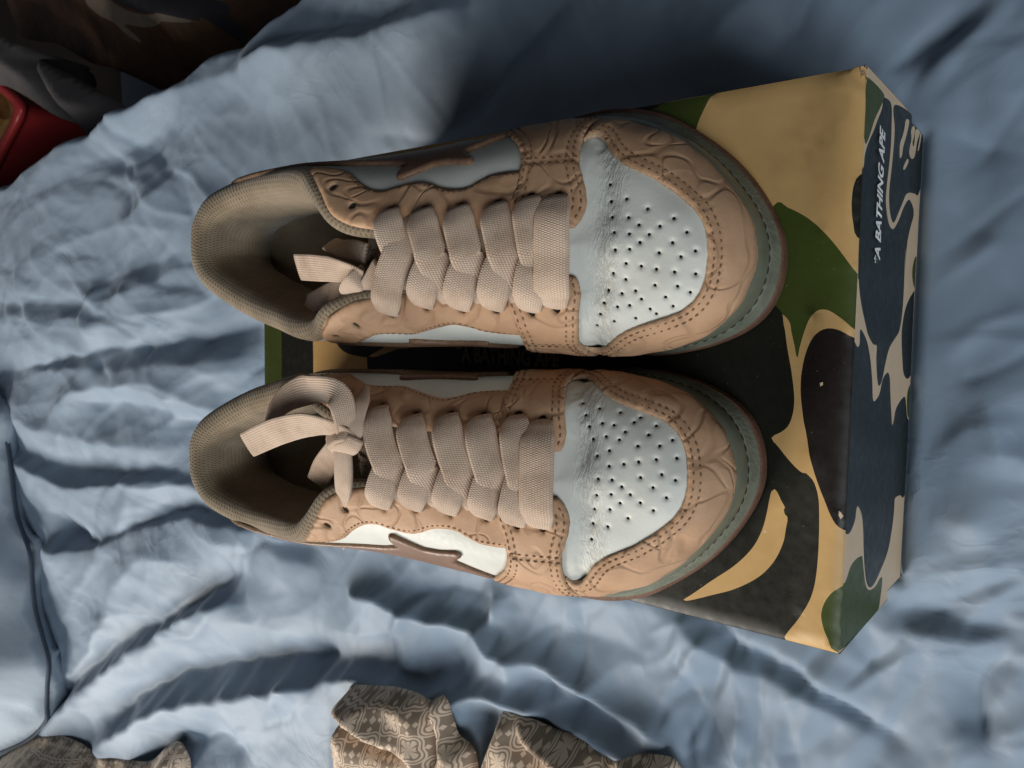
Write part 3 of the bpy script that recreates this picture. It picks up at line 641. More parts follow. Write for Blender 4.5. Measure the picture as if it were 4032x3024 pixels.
def panel(poly, base, thick, step=.0015, holes=(), extra=None, edge=True, rough=.00012, seed=1, round_=.0011, sharp=True):
    """leather panel lying on the last at height base, with a cut edge of its own thickness; returns V, F, material index, UV"""
    bd = rough_edge(resample(np.asarray(poly, float), step=.0009), rough, seed)
    lo, hi = bd.min(0), bd.max(0)
    gx, gy = np.meshgrid(np.arange(lo[0], hi[0], step), np.arange(lo[1], hi[1], step * .866), indexing='ij')
    gx = gx + (np.arange(gx.shape[1]) % 2) * step * .5
    g = np.stack([gx.ravel(), gy.ravel()], 1); g = g[in_poly(g, bd)]
    # ring of points just inside the edge so that it rounds over
    dg = dist_poly(g, bd); g = g[dg > step * .55]
    loops = []
    for (hx, hy, hr) in holes:
        a = np.linspace(0, 2 * np.pi, 13)[:-1]; loops.append(np.stack([hx + hr * np.cos(a), hy + hr * np.sin(a)], 1))
        g = g[np.hypot(g[:, 0] - hx, g[:, 1] - hy) > hr * 1.15]
    v, f = cdt(bd, g, loops)
    for lp, (hx, hy, hr) in zip(loops, holes):
        cen = v[f].mean(1); f = f[np.hypot(cen[:, 0] - hx, cen[:, 1] - hy) > hr * .93]
    used = np.unique(f); rm = -np.ones(len(v), int); rm[used] = np.arange(len(used)); v = v[used]; f = rm[f]
    P, Nn = surf(v); d = dist_poly(v, bd)
    off = base + thick * (.55 + .45 * np.sqrt(np.clip(1 - (1 - np.clip(d / round_, 0, 1)) ** 2, 0, 1)))
    if extra is not None: off = off + extra(v, d)
    for (hx, hy, hr) in holes:
        dh = np.hypot(v[:, 0] - hx, v[:, 1] - hy); off = off - .0005 * np.exp(-((dh - hr) / .0006) ** 2)
    V = P + Nn * off[:, None]
    # orientation
    a, b2, c = V[f[:, 0]], V[f[:, 1]], V[f[:, 2]]; nf = np.cross(b2 - a, c - a)
    flip = (nf * Nn[f[:, 0]]).sum(1) < 0; f[flip] = f[flip][:, ::-1]
    mi = np.zeros(len(f), int); uv = v.copy()
    # walls on every boundary edge (outer cut edge and holes)
    ed = {}
    for t in f:
        for k in range(3):
            e_ = (t[k], t[(k + 1) % 3]); key = (min(e_), max(e_))
            if key in ed: ed[key] = None
            else: ed[key] = e_
    be = [x for x in ed.values() if x is not None]
    if edge and be:
        bi = np.unique(np.array(be)); m2 = {b0: len(V) + k for k, b0 in enumerate(bi)}
        hole_v = np.zeros(len(v), bool)
        for (hx, hy, hr) in holes: hole_v |= np.hypot(v[:, 0] - hx, v[:, 1] - hy) < hr * 1.1
        low = np.where(hole_v[bi], base + thick * .55 - .0022, base - .0004)
        low2 = P[bi] + Nn[bi] * low[:, None]; V = np.vstack([V, low2]); uv = np.vstack([uv, uv[bi]])
        wf = [];
        for a0, b0 in be: wf += [(b0, a0, m2[a0]), (b0, m2[a0], m2[b0])]
        f = np.vstack([f, np.array(wf)]); mi = np.r_[mi, np.ones(len(wf), int)]
    return V, f, mi, uv
def stitches(line, off, length=.0021, gap=.0009, wid=.00034, high=.00025, closed=False):
    L = resample(np.asarray(line, float), step=.0008, closed=closed); d = np.r_[0, np.cumsum(np.linalg.norm(np.diff(L, axis=0), axis=1))]
    V, F_ = [], []; t = gap
    starts = np.arange(gap, d[-1] - length, length + gap)
    if not len(starts): return np.zeros((0, 3)), []
    def pt(tt): return np.stack([np.interp(tt, d, L[:, 0]), np.interp(tt, d, L[:, 1])], 1)
    A, B = pt(starts), pt(starts + length); PA, NA = surf(A); PB, NB = surf(B)
    for k in range(len(starts)):
        n = NA[k]; dr = PB[k] - PA[k]; sd = np.cross(n, dr); sd = sd / max(np.linalg.norm(sd), 1e-9) * wid
        mid = (PA[k] + PB[k]) / 2 + n * (off + high); a = PA[k] + n * (off - .0002); b2 = PB[k] + n * (off - .0002); s = len(V)
        V += [a, a * .7 + mid * .3 + sd * .8, mid + sd, b2 * .7 + mid * .3 + sd * .8, b2, b2 * .7 + mid * .3 - sd * .8, mid - sd, a * .7 + mid * .3 - sd * .8, mid + n * high]
        F_ += [(s + i, s + (i + 1) % 8, s + 8) for i in range(8)]
    return np.array(V), F_
def shift(line, d):
    L = np.asarray(line, float); n = np.gradient(L, axis=0); n = np.stack([-n[:, 1], n[:, 0]], 1); n /= np.maximum(np.linalg.norm(n, axis=1), 1e-9)[:, None]
    return L + n * d
def sm(L, n=6): return catmull(mm(L), n, False)

# outlines (mm in the flattened upper)
TOE = [(233.5, 31), (235.5, 34), (238.5, 34), (241.5, 31.5), (246, 25.5), (251, 21.2), (257.5, 18), (264, 15), (270.5, 10.8), (276.5, 5.6), (281, .8), (284, -5.8), (285, -13), (284.8, -18.7), (283.6, -25), (280.5, -31), (275.5, -35.6), (270, -38), (263.5, -40.3), (256.5, -43), (250, -46.8), (245, -51.3), (240.5, -56), (235.5, -59.5), (231.5, -58.5), (231, -54)]
EYE_O_LOW = [(113, 29.5), (116, 30.0), (120, 30), (126, 29), (132.8, 25.5), (140.6, 19.5), (148, 15.4), (154.6, 14.4), (160, 16), (168, 17.2), (175, 16), (181, 13.6), (188, 12.8), (193, 13.8), (197, 16), (203, 18.2), (214, 18.4), (218, 18.4)]
EYE_O_UP = [(218, -4), (200, -4), (175, -3.6), (160, -3), (150, -2.2), (142, -.4), (135, 3), (130.5, 7.5), (126.5, 13), (121, 19.8), (114, 27)]
EYE_I_LOW = [(116, -55), (119, -58.5), (125, -60), (131, -58.5), (136.5, -54.5), (145, -49.5), (154, -49.3), (161, -50), (169, -46.8), (176, -44.2), (184, -42), (190, -43.2), (196, -46.3), (204, -47.2), (214, -47)]
EYE_I_UP = [(214, -25), (200, -26), (175, -28), (160, -29.4), (152.6, -30.5), (144, -32), (136.7, -34.8), (129, -38.7), (123.3, -44), (117, -52)]
STRAP_O_REAR = [(216, -5), (212.5, -1), (211.5, 5), (213, 11), (213.3, 16), (213, 21.5), (211, 26.5), (206.5, 32.5), (199, 40.5), (192, 49), (187, 60)]
STRAP_O_FRONT = [(234, 60), (233, 40), (233.3, 31), (234.2, 26), (235.5, 20), (237.4, 15), (239.3, 9.5), (240.2, 4), (239.2, 0), (236.5, -4)]
STRAP_I_REAR = [(213, -24), (210.5, -27), (210.5, -32), (211.6, -37), (211, -43.5), (208.5, -52), (203.5, -62), (197, -74)]
STRAP_I_FRONT = [(230, -78), (230.5, -62), (231, -55), (232.5, -49), (235.5, -42), (237.3, -35.5), (238.5, -29), (237.8, -23), (235.5, -21.5)]
EYELETS_O = [(130, 17), (142, 7.8), (161, 5.2), (175.7, 5), (191, 5.6), (206.5, 6.2), (219.5, 8), (230, 8)]
EYELETS_I = [(125, -51), (140, -43), (159, -37.2), (175.5, -33.9), (191, -34.7), (205, -34.6), (219.5, -35), (229.5, -33.5)]
PERF = [(247.3, 13.3), (248.5, 7.1), (254.4, 7.7), (249.9, 1), (256.1, .4), (262.7, 3.6), (251.5, -5.3), (257.1, -6.1), (260.2, -2.6), (264.2, -6.4), (267.8, -3.3), (272.5, -.4), (277.4, -5.7), (252.3, -12.2), (257.5, -12), (261.1, -9.4), (268, -13.4), (272.6, -9.6), (280.7, -12.7), (275.7, -14.9), (251.1, -21.3), (256.2, -17.4), (261.7, -18.4), (267.1, -19.5), (273.5, -20.6), (281, -21.4), (255.7, -23.5), (248.6, -27.7), (253.8, -28.9), (259.1, -27.8), (266.4, -25.6), (274.5, -26), (279, -28.5), (261, -31), (270, -30.2), (246.6, -32.4), (251.6, -34), (256.3, -33.5), (263.9, -35.1), (272.5, -34), (244.6, -37.1), (249.4, -40.2), (257.9, -39), (266, -37.2), (242, -42.7)]
# collar edge: where the wall reaches the collar height, from the outer ankle round the heel to the inner ankle
def collar_edge():
    low = np.argmin(S_FE[:, 0]); out = []
    order = [(low + k) % NT for k in range(-NT // 2, NT // 2)]
    pts = []
    for i in order:
        s = S_FE[i, 0]
        if s > .118: continue
        outer = S_FE[i, 1] > -.002
        zc = np.interp(s, [0.006, .03, .055, .08, .10, .118], [.0765, .073, .071, .0745, .080, .085] if outer else [.0765, .073, .0705, .073, .0765, .080])
        z = LP[i, :, 2]; k = int(np.argmax(z >= zc)); t = (zc - z[k - 1]) / (z[k] - z[k - 1])
        pts.append(LQ[i, k - 1] * (1 - t) + LQ[i, k] * t)
    return np.array(pts)
CE = collar_edge()
if CE[0][1] < CE[-1][1]: CE = CE[::-1]        # outer ankle first
CE = CE[(CE[:, 0] < .1165)]
EYE_O = np.vstack([sm(EYE_O_LOW), sm(EYE_O_UP)]); EYE_I = np.vstack([sm(EYE_I_LOW), sm(EYE_I_UP)])
def part_specs():
    """(name, label, V, F, mi, uv, materials, sub) for every surface panel, built once for the outer-side-positive shoe"""
    S = []
    mid = np.argmin(np.abs(np.arange(len(CE)) - len(CE) // 2)); heel = np.argmin(CE[:, 0])
    ce_o, ce_i = CE[:heel + 1], CE[heel:]
    # white quarters
    qo = np.vstack([ce_o[::-1], mm([(122, 20), (135, 5), (150, 0), (175, -1), (218, -2), (220, 20)]), feather(1, .22, .0)])
    qi = np.vstack([ce_i, mm([(123, -45), (136, -36), (152, -32), (175, -29.5), (214, -27), (216, -45)]), feather(-1, .216, .0)])
    S.append(('quarter', None, *panel(qo, -.0012, .0012, .0028, edge=False, rough=0), [M_WHITE, M_EDGE], []))
    S.append(('quarter', None, *panel(qi, -.0012, .0012, .0028, edge=False, rough=0), [M_WHITE, M_EDGE], []))
    # perforated vamp with its flex creases
    toe = resample(catmull(mm(TOE), 6, False), step=.0012, closed=False)
    vp = np.vstack([mm([(222, 33), (230, 38)]), shift(toe, .005)[4:-4], mm([(224, -62), (219, -48), (217, -30), (217, 10)])])
    def vamp_off(v, d):
        x, y = v[:, 0] * 1000, v[:, 1] * 1000
        cx = 247.5 - .0042 * (y + 6) ** 2 + .6 * noise2(y * .12, y * 0, 51)
        u = x - cx
        w = np.exp(-(u / 5.0) ** 2)
        wr = noise2(x * .42 + 1.3 * noise2(x * .2, y * .2, 52), y * .10, 53) + .6 * noise2(x * .9, y * .22, 54)
        o = -1.3 * np.exp(-((u + 1.0) / 4.2) ** 2) + .45 * w * wr
        o += .5 * np.exp(-((x - 236) / 5) ** 2) * noise2(x * .25, y * .08, 55) * (np.abs(y + 10) > 18)
        return (o + .35 * noise2(x * .06, y * .06, 56)) / 1000
    S.append(('vamp', 'white perforated toe leather with flex creases', *panel(vp, -.0014, .0014, .00105, holes=[(a / 1000, b2 / 1000, .00058) for a, b2 in PERF], extra=vamp_off, rough=0), [M_VAMP, M_DARK], []))
    # eyestays
    for q, ey, low, sd in ((EYE_O, EYELETS_O, EYE_O_LOW, 1), (EYE_I, EYELETS_I, EYE_I_LOW, -1)):
        hol = [(a / 1000, b2 / 1000, .0016) for a, b2 in ey[:6]]
        und = lambda v, d: .00035 * noise2(v[:, 0] * 80, v[:, 1] * 80, 61)
        st = stitches(shift(sm(low), -.0017 * sd), .00150, .0019, .0006, .00030, .0002)
        S.append(('eyestay', None, *panel(q, .0001, .0014, .0016, hol, und, seed=2 + sd), [M_TAN, M_EDGE], [('stitching', st, M_THREAD)]))
    # mudguard round the toe
    rim = feather(1, .234, .3); rim2 = feather(-1, .3, .230)
    mg = np.vstack([toe[::-1], rim, rim2])
    st1 = stitches(shift(toe, .0017), .00175); st2 = stitches(shift(toe, .0041), .0021)
    st = (np.vstack([st1[0], st2[0]]), st1[1] + [tuple(i + len(st1[0]) for i in f) for f in st2[1]])
    def mg_off(v, d): return .0005 * noise2(v[:, 0] * 70, v[:, 1] * 70, 71) + .0008 * smooth01(d / .008) - .0005 * np.exp(-((d - .0017) / .0006) ** 2) - .0005 * np.exp(-((d - .0041) / .0006) ** 2)
    S.append(('mudguard', 'tan toe overlay with double stitched wavy edge', *panel(mg, .0001, .0018, .0012, extra=mg_off, seed=5, rough=.00022), [M_TAN, M_EDGE], [('stitching', st, M_THREAD)]))
    # forefoot straps
    for rear, front, ey, sd, seam in ((STRAP_O_REAR, STRAP_O_FRONT, EYELETS_O, 1, [(214, 21), (235, 20.8)]), (STRAP_I_REAR, STRAP_I_FRONT, EYELETS_I, -1, [(208, -53), (231, -51)])):
        r_, f_ = sm(rear), sm(front)
        x1, x0 = f_[0, 0], r_[-1, 0]
        bot = feather(sd, x0, x1)
        r2 = r_[:-2]; f2 = f_[2:]
        poly = np.vstack([r2, bot, f2])
        ar = (poly[:, 0] * np.roll(poly[:, 1], -1) - np.roll(poly[:, 0], -1) * poly[:, 1]).sum(); sgn = -np.sign(ar)   # inside lies to the left of a counter-clockwise outline
        hol = [(a / 1000, b2 / 1000, .0016) for a, b2 in ey[6:]]
        lines = [shift(r2, .0018 * -1 * sgn), shift(r2, .0042 * -1 * sgn), shift(f2, .0018 * -1 * sgn), shift(f2, .0042 * -1 * sgn)]
        s1, s2 = sm([(a, b2 - 1.2) for a, b2 in seam]), sm([(a, b2 + 1.2) for a, b2 in seam])
        V_, F_ = np.zeros((0, 3)), []
        for ln in lines + [s1, s2]:
            v1, f1 = stitches(ln, .00225)
            F_ += [tuple(i + len(V_) for i in t) for t in f1]; V_ = np.vstack([V_, v1]) if len(v1) else V_
        sy = seam[0][1] / 1000
        und = lambda v, d, sy=sy: .0004 * noise2(v[:, 0] * 80, v[:, 1] * 80, 81) - .0006 * np.exp(-((v[:, 1] - sy) / .0008) ** 2) - .00045 * np.exp(-((d - .0018) / .0006) ** 2) - .00045 * np.exp(-((d - .0042) / .0006) ** 2)
        S.append(('strap', None, *panel(poly, .0008, .0016, .0013, hol, und, seed=7 + sd, rough=.00022), [M_TAN, M_EDGE], [('stitching', (V_, F_), M_THREAD)]))
    # star and its tail
    star = [(153, 30.5), (157, 28.5), (156.2, 23.5), (157.6, 20), (160.5, 19.4), (165.5, 22.6), (171.5, 26.4), (179, 26.3), (188, 24.2), (190.3, 24.7), (189.8, 27), (185.5, 30.5), (182.5, 33.6), (187, 37.2), (194.5, 43), (195, 45.6), (192, 45.8), (182, 44.5), (177, 49), (170, 56), (168, 55), (166.5, 46.5), (158, 45.2), (145, 46.5), (120, 48), (90, 50), (55, 50), (30, 48)]
    so = np.vstack([mm(star), mm([(25, 36)]), sm([(40, 35), (60, 36), (85, 38), (110, 38), (130, 36.2), (145, 33.5), (151, 31)], 4)])
    si = so.copy(); si[:, 0] -= .004; si[:, 1] = -(.0575 + (so[:, 1] - .0195) * .80)
    for q, sd in ((so, 1), (si, -1)):
        S.append(('star', 'brown leather star with a long tail', *panel(q, .0002, .0017, .0012, seed=11 + sd, rough=.00005, round_=.0006), [M_STAR, M_EDGE2], []))
    # heel counter
    hi_ = CE[(CE[:, 0] < .03)] if False else None
    ks = int(.40 * (NR - 1)); ring = LQ[:, ks]; low_i = np.argmin(S_FE[:, 0])
    ro = [(low_i + k) % NT for k in range(0, NT // 2)]; ro = [i for i in ro if S_FE[i, 0] < .042]
    ri = [(low_i - k) % NT for k in range(1, NT // 2)]; ri = [i for i in ri if S_FE[i, 0] < .042]
    arc_top = [LQ[i, int((.43 - .13 * min(1, max(0, (S_FE[i, 0] - .015) / .027))) * (NR - 1))] for i in ri[::-1] + ro]
    hc = np.vstack([np.array(arc_top), feather(1, .042, .0), feather(-1, .0, .042)])
    S.append(('heel_counter', 'brown leather heel piece', *panel(hc, .0001, .0014, .0022, seed=15), [M_STAR, M_EDGE2], []))
    return S
def collar_mesh():
    """padded textile collar: a roll over the top edge, running down inside the shoe"""
    th_o = sm(EYE_O_UP)[::-1]; th_i = sm(EYE_I_UP)
    th_o = th_o[th_o[:, 0] < .205]; th_i = th_i[th_i[:, 0] < .205]
    path = np.vstack([th_o[::-1], CE, th_i[::-1]])
    path = resample(path, step=.0012, closed=False)
    k = np.ones(13) / 13; pad = np.vstack([np.repeat(path[:1], 6, 0), path, np.repeat(path[-1:], 6, 0)])
    path = np.stack([np.convolve(pad[:, j], k, 'valid') for j in range(2)], 1)
    P, Nn = surf(path)
    T = np.gradient(P, axis=0); T /= np.linalg.norm(T, axis=1)[:, None]
    B = np.cross(T, Nn); spine = np.stack([np.clip(P[:, 0], .06, .23), np.full(len(P), -.010), P[:, 2] + .02], 1)
    sg = np.sign(((spine - P) * B).sum(1)); B *= np.median(sg)
    for arr in (B, Nn):
        for _ in range(2):
            p2 = np.vstack([np.repeat(arr[:1], 8, 0), arr, np.repeat(arr[-1:], 8, 0)]); kk = np.ones(17) / 17
            arr[:] = np.stack([np.convolve(p2[:, j], kk, 'valid') for j in range(3)], 1)
        arr /= np.linalg.norm(arr, axis=1)[:, None]
    s = P[:, 0]
    rho = np.interp(s, [0, .05, .10, .125, .15, .205], [.0080, .0078, .0068, .0052, .0034, .0018])
    dep = np.interp(s, [0, .10, .125, .15, .205], [.056, .054, .034, .012, .008])
    prof_ = [(-.0022, .0006, 0), (.10, .12, 1), (.45, .08, 1), (.80, -.22, 1), (.98, -.65, 1), (.92, -1.10, 1), (.60, -1.48, 1), (.10, -1.65, 1)]
    rings, vv = [], []; acc = 0
    for a, n, rel in prof_:
        sc = rho if rel else np.ones(len(P)); rings.append(P + B * (a * sc)[:, None] + Nn * (n * sc)[:, None])
    wob = .0012 * noise2(np.arange(len(P)) * .05, np.zeros(len(P)), 91)
    for t in np.linspace(.12, 1, 9):
        n_ = -1.65 * rho - .0110 * np.sin(np.pi * min(1, t * 1.15)) * np.interp(s, [0, .11, .15, .2], [1, .8, .1, 0]) + wob * t - .004 * t ** 3
        rings.append(P + B * (.10 * rho - dep * t)[:, None] + Nn * n_[:, None])
    R_ = np.array(rings); R_[..., 2] = np.maximum(R_[..., 2], .0275)
    sb = BVHTree.FromPolygons([tuple(v) for v in LPV], [tuple(map(int, f)) for f in _F])      # keep the lining inside the wall
    for k in range(7, len(R_)):
        for i in range(R_.shape[1]):
            h = sb.find_nearest(Vector(R_[k, i])); f = _F[h[2]]; nn = LNV[f].mean(0); nn /= np.linalg.norm(nn); dd = (R_[k, i] - np.array(h[0])) @ nn
            if dd > -.0035: R_[k, i] = np.array(h[0]) - nn * .0035
    nr, npth = R_.shape[:2]; V = R_.transpose(1, 0, 2).reshape(-1, 3)
    F_ = [(i * nr + j, i * nr + j + 1, (i + 1) * nr + j + 1, (i + 1) * nr + j) for i in range(npth - 1) for j in range(nr - 1)]
    du = np.r_[0, np.cumsum(np.linalg.norm(np.diff(P, axis=0), axis=1))]
    dv = np.concatenate([np.zeros((1, npth)), np.cumsum(np.linalg.norm(np.diff(R_, axis=0), axis=2), 0)])
    uv = np.stack([np.repeat(du, nr), dv.T.ravel()], 1)
    return V, F_, None, uv
def loft_rings(rings):
    R_ = np.array(rings); nr, n = R_.shape[:2]
    V = R_.reshape(-1, 3); F_ = [(k * n + i, k * n + (i + 1) % n, (k + 1) * n + (i + 1) % n, (k + 1) * n + i) for k in range(nr - 1) for i in range(n)]
    return V, F_
def sole_ring(f, z):
    xy = S_OUT * (1 - f) + S_FE * f; return np.column_stack([xy, np.full(NT, z)])
def ribbon(C, side, width, thick, ns=11, edge_curl=0.0):
    """woven lace along centre points C with per-point side vectors"""
    C = np.asarray(C, float); side = np.asarray(side, float); width = np.broadcast_to(width, len(C))
    T = np.gradient(C, axis=0); T /= np.maximum(np.linalg.norm(T, axis=1), 1e-9)[:, None]
    side = side - (side * T).sum(1)[:, None] * T; side /= np.maximum(np.linalg.norm(side, axis=1), 1e-9)[:, None]
    up = np.cross(T, side)
    du = np.r_[0, np.cumsum(np.linalg.norm(np.diff(C, axis=0), axis=1))]
    a = np.linspace(0, 2 * np.pi, 2 * ns, endpoint=False); V, uv = [], []
    ct = np.sign(np.cos(a)) * np.abs(np.cos(a)) ** .75; st = np.sign(np.sin(a)) * np.abs(np.sin(a)) ** .55
    for i in range(len(C)):
        hw_ = width[i] / 2
        p = C[i] + np.outer(ct * hw_, side[i]) + np.outer(st * thick / 2 + edge_curl * ct ** 2 * hw_, up[i])
        V.append(p); uv.append(np.stack([np.full(2 * ns, du[i]), (ct * .5 + .5) * .0125], 1))
    n = 2 * ns; F_ = [(i * n + j, (i + 1) * n + j, (i + 1) * n + (j + 1) % n, i * n + (j + 1) % n) for i in range(len(C) - 1) for j in range(n)]
    F_ += [tuple(range(n)), tuple(reversed(range((len(C) - 1) * n, len(C) * n)))]
    return np.vstack(V), F_, None, np.vstack(uv)
def lace_band(a, b2, keys, bow=0.0, wid=.0132, roll=0.0, t1=1.0, both=False):
    """one band over the throat from lace hole a towards lace hole b (flattened mm); keys = (t, height above the last)"""
    a, b2 = mm(a), mm(b2); t = np.linspace(0, t1, 36); d = b2 - a
    q = a + t[:, None] * d; q[:, 0] += bow / 1000 * np.sin(np.pi * t)
    P, Nn = surf(q)
    off = cubic(t, [k[0] for k in keys], [k[1] for k in keys])
    C = P + Nn * off[:, None]
    T = np.gradient(P, axis=0); sd = np.cross(Nn, T); sd /= np.linalg.norm(sd, axis=1)[:, None]
    an = -np.sign(sd[18, 0]) * roll * np.clip(np.sin(np.pi * np.clip(t / t1, 0, 1)) * 1.4, 0, 1); sd = sd * np.cos(an)[:, None] + Nn * np.sin(an)[:, None]
    e0 = np.minimum(t, 1 - t) if both else t
    w = wid * (.42 + .58 * np.sqrt(np.clip(e0 / .17, 0, 1)))
    return ribbon(C, sd, w, .0022, edge_curl=-.03)
def mirror(V, F, mi, uv, m):
    V = np.array(V, float)
    if m < 0:
        V[:, 1] *= -1; F = [tuple(reversed(f)) for f in F]
    return V, F
SPECS = part_specs(); COLLAR = collar_mesh()
S_MID = [sole_ring(f, z) for f, z in [(.52, .0128), (.54, .0134), (.48, .0146), (.45, .0165), (.47, .0195), (.55, .0224), (.72, .0246), (.90, .0256), (1.08, .0259)]]
S_BAND = [sole_ring(f, z) for f, z in [(.12, .0054), (.16, .0068), (.20, .0074), (.30, .0095), (.40, .0117), (.47, .0130), (.56, .0132)]]
S_SOLE = [sole_ring(f, z) for f, z in [(.30, .0001), (.03, .0001), (.0, .0008), (.0, .0050), (.03, .0060), (.20, .0063)]]
def make_shoe(label, pose, m, laces):
    root = thing('sneaker', label, 'sneaker', (pose[0], pose[1], BOX_H + .0002), pose[2], 'pair of sneakers on the shoe box')
    def add(name, V, F, mi, uv, mats, parent=root, lab=None):
        V, F = mirror(V, F, mi, uv, m)
        o = new_obj(name, mesh_from(name, V, F, mi, uv), parent, mats)
        if lab: o['label'] = lab
        return o
    for name, lab, V, F, mi, uv, mats, subs in SPECS:
        o = add(name, V, F, mi, uv, mats, root, lab)
        for sn, (sv, sf), smat in subs:
            if len(sv): add(sn, sv, sf, None, None, [smat], o)['kind'] = 'stuff'
    for q in EYELETS_O + EYELETS_I:
        a_ = np.linspace(0, 2 * np.pi, 13)[:-1]; rr = np.array([.00175, .0015, .0006]); lv = np.array([.0004, .00012, .00010])
        lift = .0008 if q[0] > 212 else 0
        qq = np.vstack([mm([q]) + np.stack([r_ * np.cos(a_), r_ * np.sin(a_)], 1) for r_ in rr]); P_, N_ = surf(qq)
        V_ = P_ + N_ * (np.repeat(lv, 12) + lift)[:, None]
        F_ = [(k * 12 + i, k * 12 + (i + 1) % 12, (k + 1) * 12 + (i + 1) % 12, (k + 1) * 12 + i) for k in range(2) for i in range(12)] + [tuple(range(24, 36))]
        add('eyelet_shade_disc', V_, F_, None, None, [M_DARK])  # dark disc added in each lace hole to stand in for its shade
    add('collar_lining', *COLLAR, [M_LINING])
    for nm, rings, mt in (('midsole', S_MID, M_BEAD), ('midsole_band', S_BAND, M_PEBBLE), ('outsole', S_SOLE, M_GUM)):
        V, F = loft_rings(rings); add(nm, V, F, None, None, [mt])
    # sole stitching in the groove
    L = sole_ring(.50, .0138); L = resample(L, step=.0042); V_, F_ = [], []
    nx_ = np.roll(L, -1, 0)
    for k in range(len(L)):
        a = L[k]; b2 = L[k] * .35 + nx_[k] * .65; w_ = np.array([0, 0, .0008]); s0 = len(V_)
        o_ = np.cross(b2 - a, (0, 0, 1)); o_ /= np.linalg.norm(o_); o_ *= -.0005
        V_ += [a - w_, b2 - w_, b2 + w_, a + w_, (a + b2) / 2 + o_]; F_ += [(s0, s0 + 1, s0 + 4), (s0 + 1, s0 + 2, s0 + 4), (s0 + 2, s0 + 3, s0 + 4), (s0 + 3, s0, s0 + 4)]
    add('sole_stitching', np.array(V_), F_, None, None, [M_DARK])['kind'] = 'stuff'
    ins = [np.column_stack([S_FE * (1 - f) + np.array([.15, -.008]) * f, np.full(NT, .0290 + .004 * smooth01(np.array(1 - f) * 3 - 2))]) for f in (0.02, .15, .4, .7, .98)]
    V, F = loft_rings(ins); F = F + [tuple(range(4 * NT, 5 * NT))]; add('insole', V, F, None, None, [M_INSOLE])
    # tongue under the laces, its top sunk into the shoe
    n1, n2 = 34, 17; V, F, uv = [], [], []
    for i in range(n1):
        s = .238 - (.238 - .140) * i / (n1 - 1)
        cy = np.interp(s, [.14, .20, .238], [-.0145, -.0145, -.0135]); hwid = np.interp(s, [.14, .16, .238], [.016, .018, .017])
        q = np.stack([np.full(n2, s), cy + np.linspace(-1, 1, n2) * hwid], 1); P, Nn = surf(q)
        sink = .0050 + .014 * smooth01((.166 - s) / .030) ** 1.5
        edge_ = 1 - np.abs(np.linspace(-1, 1, n2)) ** 4
        V.append(P - Nn * (sink + .003 * (1 - edge_))[:, None]); uv.append(q)
    V = np.vstack(V); F = [(i * n2 + j, i * n2 + j + 1, (i + 1) * n2 + j + 1, (i + 1) * n2 + j) for i in range(n1 - 1) for j in range(n2 - 1)]
    t_ = add('tongue', V, F, None, np.vstack(uv), [M_LINING]); sol = t_.modifiers.new('thickness', 'SOLIDIFY'); sol.thickness = .004; sol.offset = -1
    lace = None
    for k, spec in enumerate(laces):
        V, F, mi, uv = spec['mesh']
        if spec.get('world'):
            o = bpy.data.objects.new('x', None); ca, sa = math.cos(pose[2]), math.sin(pose[2])
            V = np.asarray(V) - np.array([pose[0], pose[1], BOX_H + .0002]); V = np.stack([ca * V[:, 0] + sa * V[:, 1], -sa * V[:, 0] + ca * V[:, 1], V[:, 2]], 1)
            bpy.data.objects.remove(o)
            ob = new_obj(spec['name'], mesh_from(spec['name'], V, F, mi, uv), lace or root, [M_LACE])
        else:
            ob = add('lace' if lace is None else spec['name'], V, F, mi, uv, [M_LACE], lace or root)
        if lace is None: lace = ob
    return root
def world_ribbon(pts, width, nrm=None, n=40, thick=.0019):
    """free lace end through picture points with heights above the lid; nrm = facing of the ribbon at each point"""
    C = np.array([at(x, y, BOX_H + z) for x, y, z in pts]); C = resample(catmull(C, 10, False), n, closed=False)
    T = np.gradient(C, axis=0)
    nn = np.array(nrm if nrm is not None else [(0, 0, 1)] * len(pts), float)
    tt = np.linspace(0, 1, len(nn)); N_ = np.stack([np.interp(np.linspace(0, 1, n), tt, nn[:, k]) for k in range(3)], 1)
    wv = np.interp(np.linspace(0, 1, n), np.linspace(0, 1, len(width)), width) if hasattr(width, '__len__') else width
    return ribbon(C, np.cross(N_, T), wv, thick)
def tube_pts(pts, r, n=6):
    C = resample(catmull(np.array([at(x, y, BOX_H + z) for x, y, z in pts]), 8, False), 14, closed=False); T = np.gradient(C, axis=0); T /= np.linalg.norm(T, axis=1)[:, None]
    s0 = np.cross(T, (0, 0, 1)); s0 /= np.linalg.norm(s0, axis=1)[:, None]; u0 = np.cross(s0, T); a = np.linspace(0, 2 * np.pi, n, endpoint=False)
    V = (C[:, None] + r * (np.cos(a)[None, :, None] * s0[:, None] + np.sin(a)[None, :, None] * u0[:, None])).reshape(-1, 3)
    return V, [(i * n + j, i * n + (j + 1) % n, (i + 1) * n + (j + 1) % n, (i + 1) * n + j) for i in range(len(C) - 1) for j in range(n)]
EO = EYELETS_O[::-1]; EI = EYELETS_I[::-1]     # 0 = nearest the toe
OVER = [(0, -.0010), (.035, .0030), (.12, .0056), (.34, .0068), (.52, .0063), (.64, .0050), (.76, .0034), (.86, .0010), (1, -.0030)]
UNDER = [(0, -.0010), (.035, .0030), (.12, .0060), (.30, .0068), (.42, .0054), (.52, .0032), (.66, .0004), (1, -.0060)]
ACROSS = [(0, -.0010), (.035, .0030), (.12, .0058), (.5, .0078), (.88, .0058), (.965, .0030), (1, -.0010)]
